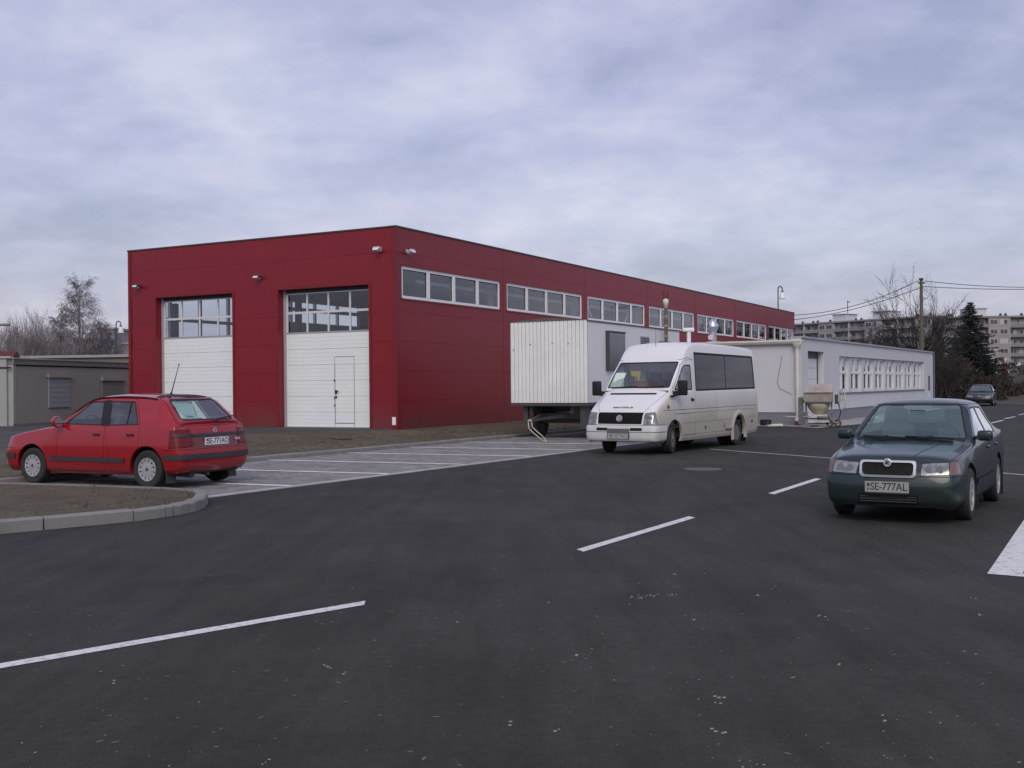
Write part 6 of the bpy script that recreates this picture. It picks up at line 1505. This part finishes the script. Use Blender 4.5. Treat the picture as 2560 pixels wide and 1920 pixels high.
q = dp(2462, 1000, 100); spruce((q.x, 100, 0), dp(2462, 868, 100).z, 2.7, 'low dark spruce to the right of the tall one, behind the far parked car', 4, 18)
q = dp(2392, 1000, 102); spruce((q.x, 102, 0), dp(2392, 850, 102).z, 2.6, 'low dark spruce to the left of the tall one', 8, 20)

# dense dark undergrowth and a rough bank behind the road
m = MB(); rg = random.Random(17)
def clump(px, Y, top, rx, n):
    q = dp(px, 1000, Y)
    for _ in range(n):
        a = rg.uniform(0, 6.283); u = rg.random()**.5; z = rg.random()*top; rr = rx*u*(1-.5*(z/top)**2); p = Vector((q.x+math.cos(a)*rr, Y+math.sin(a)*rr*.6, z)); d = Vector((rg.gauss(0, .5), rg.gauss(0, .5), rg.uniform(-.2, 1))).normalized(); s_ = d.cross(Vector((rg.random(), rg.random(), .1))).normalized()*rg.uniform(.03, .09)
        m.add([p-s_, p+s_, p+d*rg.uniform(.25, .7)], [(0, 1, 2)])
for px, Y, tp, rx, n in ((2360, 92, 2.8, 2.0, 1500), (2400, 90, 2.0, 2.4, 1500), (2440, 88, 1.7, 2.6, 1500), (2345, 90, 1.6, 1.5, 900), (2480, 92, 1.8, 2.4, 1800), (2520, 95, 1.2, 2.6, 1500), (2565, 94, 1.1, 3, 1500), (2610, 94, 1.4, 3, 1200), (2385, 98, 3.6, 2.4, 2200), (2375, 97, 3.4, 1.8, 1600), (2415, 94, 2.6, 2.2, 1600)): clump(px, Y, tp, rx, n)
o = m.build('undergrowth', mat('undergrowth_dark', (.045, .037, .033), .95, var=.4, vscale=.8)); o['kind'] = 'stuff'
terr = [dp(px, 1000, 86) for px in (2320, 2400, 2500, 2620, 2800)]
m = MB(); ks = []
for j in range(8):
    for i in range(16):
        px = 2310+i*36; Y = 84.5+j*3.2; q = dp(px, 1000, Y); m.v.append((q.x, Y, -.02+.45*min(1, j/2.5)+.25*noise.noise(Vector((q.x*.4, Y*.4, 3)))*(j > 0)))
for j in range(7):
    for i in range(15): a = j*16+i; m.f.append((a, a+1, a+17, a+16))
o = m.build('earth_bank', mat('bank_earth', (.055, .048, .038), .95, var=.4, vscale=.6), None, True, 80); o['kind'] = 'structure'

# distant row of dark treetops closing the horizon
m = MB(); rg = random.Random(5)
for i in range(9000):
    X = rg.uniform(-170, 260); Y = 260+rg.uniform(-14, 14); tp = 5.2+2.4*noise.noise(Vector((X*.05, 0, 0)))+1.8*noise.noise(Vector((X*.25, 3, 0))); z = rg.random()**.8*tp; d = Vector((rg.gauss(0, .6), rg.gauss(0, .5), rg.uniform(0, 1))).normalized(); s_ = d.cross(Vector((rg.random(), rg.random(), .2))).normalized()*rg.uniform(.15, .45)
    m.add([(X-s_.x, Y-s_.y, z-s_.z), (X+s_.x, Y+s_.y, z+s_.z), (X+d.x*2, Y+d.y*2, z+d.z*1.8)], [(0, 1, 2)])
o = m.build('far_treeline', mat('far_scrub', (.075, .068, .072), .95, var=.3, vscale=.1)); o['kind'] = 'stuff'

# ================================================================ utility pole and wires
q = dp(2306, 1000, 79); ph = dp(2306, 697, 79).z; PT = Vector((q.x, 79, ph))
e = empty('utility_pole', (q.x, 79, 0), 0, 'brown utility pole carrying two wires beside the spreading bare tree', 'utility pole')
MB().tube([(0, 0, -.2), (0, 0, ph-.1)], [.15, .105], 12).build('pole', mat('pole_wood', (.125, .105, .078), .85, var=.3, vscale=2, stretch=(4, 4, .5)), e, True, 50)
MB().cbox((0, -.05, ph-.30), (.50, .10, .10)).build('cross_arm', M_DARKSTEEL, e); MB().lathe([(.10, 0), (.16, .05), (.16, .15), (.0, .2)], (0, 0, ph-.12), n=12).build('pole_cap', M_DARKSTEEL, e)
for x_ in (-.2, .2): MB().lathe([(.05, 0), (.06, .08), (.03, .16)], (x_, -.05, ph-.25), n=8).build('insulator', M_CREAM, e)
def wire(a, b, sag, label, r=.022):
    a, b = Vector(a), Vector(b); pts = [a.lerp(b, t/24)-Vector((0, 0, sag*4*(t/24)*(1-t/24))) for t in range(25)]
    o = MB().tube(pts, r, 4).build('overhead_wire', M_BLACK, None, True, 80); tag(o, label, 'wire')
HE = hall_pt(LEN, .1, H-.55)
wire(PT+Vector((-.2, 0, -.12)), HE+Vector((.0, 0, .35)), .55, 'upper wire from the utility pole down to the far end of the red hall'); wire(PT+Vector((-.05, 0, -.62)), HE, .35, 'lower wire from the utility pole down to the far end of the red hall')
wr = dp(2700, 715, 82); wire(PT+Vector((.2, 0, -.15)), wr, .25, 'upper wire running from the utility pole to the right edge'); wire(PT+Vector((.05, 0, -.55)), wr+Vector((0, 0, -.15)), .15, 'lower wire running from the utility pole to the right edge')

# ================================================================ apartment blocks far behind
def apartments(loc, rz, nb, nf, label, bayw=6.2, fh=2.8, base=2.4, skip=0, penth=(), seed=1, end_plain=True):
    c = empty('apartment_block', loc, rz, label, 'apartment block'); rg = random.Random(seed)
    MW = mat('block_wall', (.27, .26, .275), .9, var=.14, vscale=.15); MW2 = mat('block_wall_pink', (.30, .27, .28), .9, var=.12, vscale=.15); MB_ = mat('block_balcony', (.22, .22, .24), .9, var=.15, vscale=.3); MWH = mat('block_white', (.52, .53, .56), .8, var=.1); MTQ = mat('block_green', (.16, .24, .24), .8, var=.1); ML = mat('loggia_shade', (.13, .12, .13), .9, var=.3, vscale=.3); CURT = mat('block_curtain', (.42, .42, .44), .9, var=.3, vscale=.5)
    Ln = nb*bayw; Ht = base+nf*fh
    MB().box(0, Ln, 1.5, 12, -.5, Ht).build('wall', MW, c); MB().box(-.2, Ln+.2, -.2, 12.2, Ht, Ht+.5).build('roof', mat('block_roof', (.24, .23, .24), .8), c)
    panes, whites, frames = MB(), MB(), MB()
    for b in range(nb):
        x0_ = b*bayw; logg = (b % 3 != 2) if end_plain else (b % 2 == 0)
        if not logg:
            MB().box(x0_, x0_+bayw, 0, 1.5, -.5, Ht).build('stair_bay', MW2, c)
        for f in range(nf):
            if f < skip: continue
            z = base+f*fh; yy = 1.5 if logg else 0
            if logg:
                MB().box(x0_+.05, x0_+bayw-.05, 0, 1.5, z-.14, z+.06).box(x0_+.1, x0_+bayw-.1, -.03, .05, z+.06, z+.95).build('balcony', rg.choice((MB_, MB_, MWH, MW2, MTQ)) if rg.random() < .6 else MB_, c)
                MB().box(x0_-.1, x0_+.1, 0, 1.5, z, z+fh).build('fin', MWH, c)
            for wx in ((.5, 2.6), (3.3, 5.6)):
                w_ = MB().box(x0_+wx[0], x0_+wx[1], yy-.04, yy, z+.85, z+2.3).build('window', MWH, c)
                k = 2
                for j in range(k):
                    a = x0_+wx[0]+.1+(wx[1]-wx[0]-.1)*j/k; b_ = x0_+wx[0]+(wx[1]-wx[0]-.1)*(j+1)/k; MB().box(a, b_, yy-.06, yy-.04, z+.95, z+2.2).build('pane', CURT if rg.random() < .35 else M_DARKWIN, w_)
    for px0, pw_, pm in penth: MB().box(px0, px0+pw_, 3, 9, Ht+.5, Ht+2.9).box(px0-.4, px0+pw_+.4, 2.6, 9.4, Ht+2.9, Ht+3.1).build('lift_house', pm, c)
    for _ in range(int(nb*1.2)):
        x = rg.uniform(1, Ln-1); MB().lathe([(.5, 0), (.45, .5), (.2, .9), (0, 1.0)], (x, 2+rg.random()*3, Ht+.5), n=8).build('roof_vent', M_DARKSTEEL, c)
    return c, Ht
M_PEN = mat('lift_house_pale', (.55, .57, .62), .8)
# left block runs towards us to the right, the right block stands square on
a = dp(1975, 950, 372); b = dp(2262, 950, 336)
c, ht = apartments((a.x, a.y, -.3), math.atan2(b.y-a.y, b.x-a.x), 9, 5, 'long grey apartment block seen above the white building roof', 6.0, 2.8, 7.4, 2, ((15.5, 5.2, M_PEN), (31, 6, M_PEN)), 4)
MB().tube([(20, 5, ht+3.0), (20, 5, ht+7.4)], .12, 6).cbox((20.5, 5, ht+6.9), (1.0, .2, .25)).build('aerial_mast', M_DARKSTEEL, c)
a = dp(2262, 950, 350); b = dp(2330, 950, 352)
c, ht = apartments((a.x-1.5, a.y, -.3), R(6), 3, 6, 'lower grey apartment block behind the spreading bare tree', 6.0, 2.8, 1.2, 1, (), 6)
a = dp(2366, 950, 322)
apartments((a.x, 322, -.3), R(-2), 6, 6, 'grey six-storey apartment block behind the spruce on the right', 6.2, 2.85, 3.5, 0, ((7.5, 5.5, M_PEN),), 9)
# small house with a red chimney stack, and a low wall, behind the far car
q = dp(2528, 1000, 118); cc = empty('brick_hut', (q.x-1.0, 118, 0), 0, 'small grey hut with a red chimney on the bank at the right edge', 'hut')
MB().box(-1.1, 1.6, 0, 2, -.2, 2.5).build('wall', mat('hut_grey', (.11, .105, .10), .9, var=.2), cc); MB().prism([(-.30, 0), (.30, 0), (.12, .35), (.12, .95), (-.12, .95), (-.12, .35)], 0, .4, Matrix.Translation((.4, 0.3, 2.5)) @ Matrix.Rotation(R(90), 4, 'X')).build('chimney', mat('hut_red', (.10, .012, .012), .8), cc)
q = dp(2480, 1000, 112); o = MB().box(0, 26, 0, .3, -.2, 2.2).build('boundary_wall', mat('wall_smoke', (.085, .08, .078), .9, var=.3, vscale=.4)); o.location = (q.x, 112, 0); tag(o, 'dark low wall behind the bank at the right edge', 'wall')

# ================================================================ the parked vehicles
rc = red_hatchback((-6.82, 19.34), R(153.2)); rc.scale = (1.104,)*3
minibus((4.17, 28.20), R(-123.5))
gs = green_saloon((5.385, 14.42), R(-121.0)); gs.scale = (.93, .93, 1)
saloon((31.75, 74.0), R(-117), mat('navy_paint', (.008, .010, .016), .35, spec=.3, coat=.35), 'dark blue saloon parked far off on the right in front of the spruces', False, 'bars')
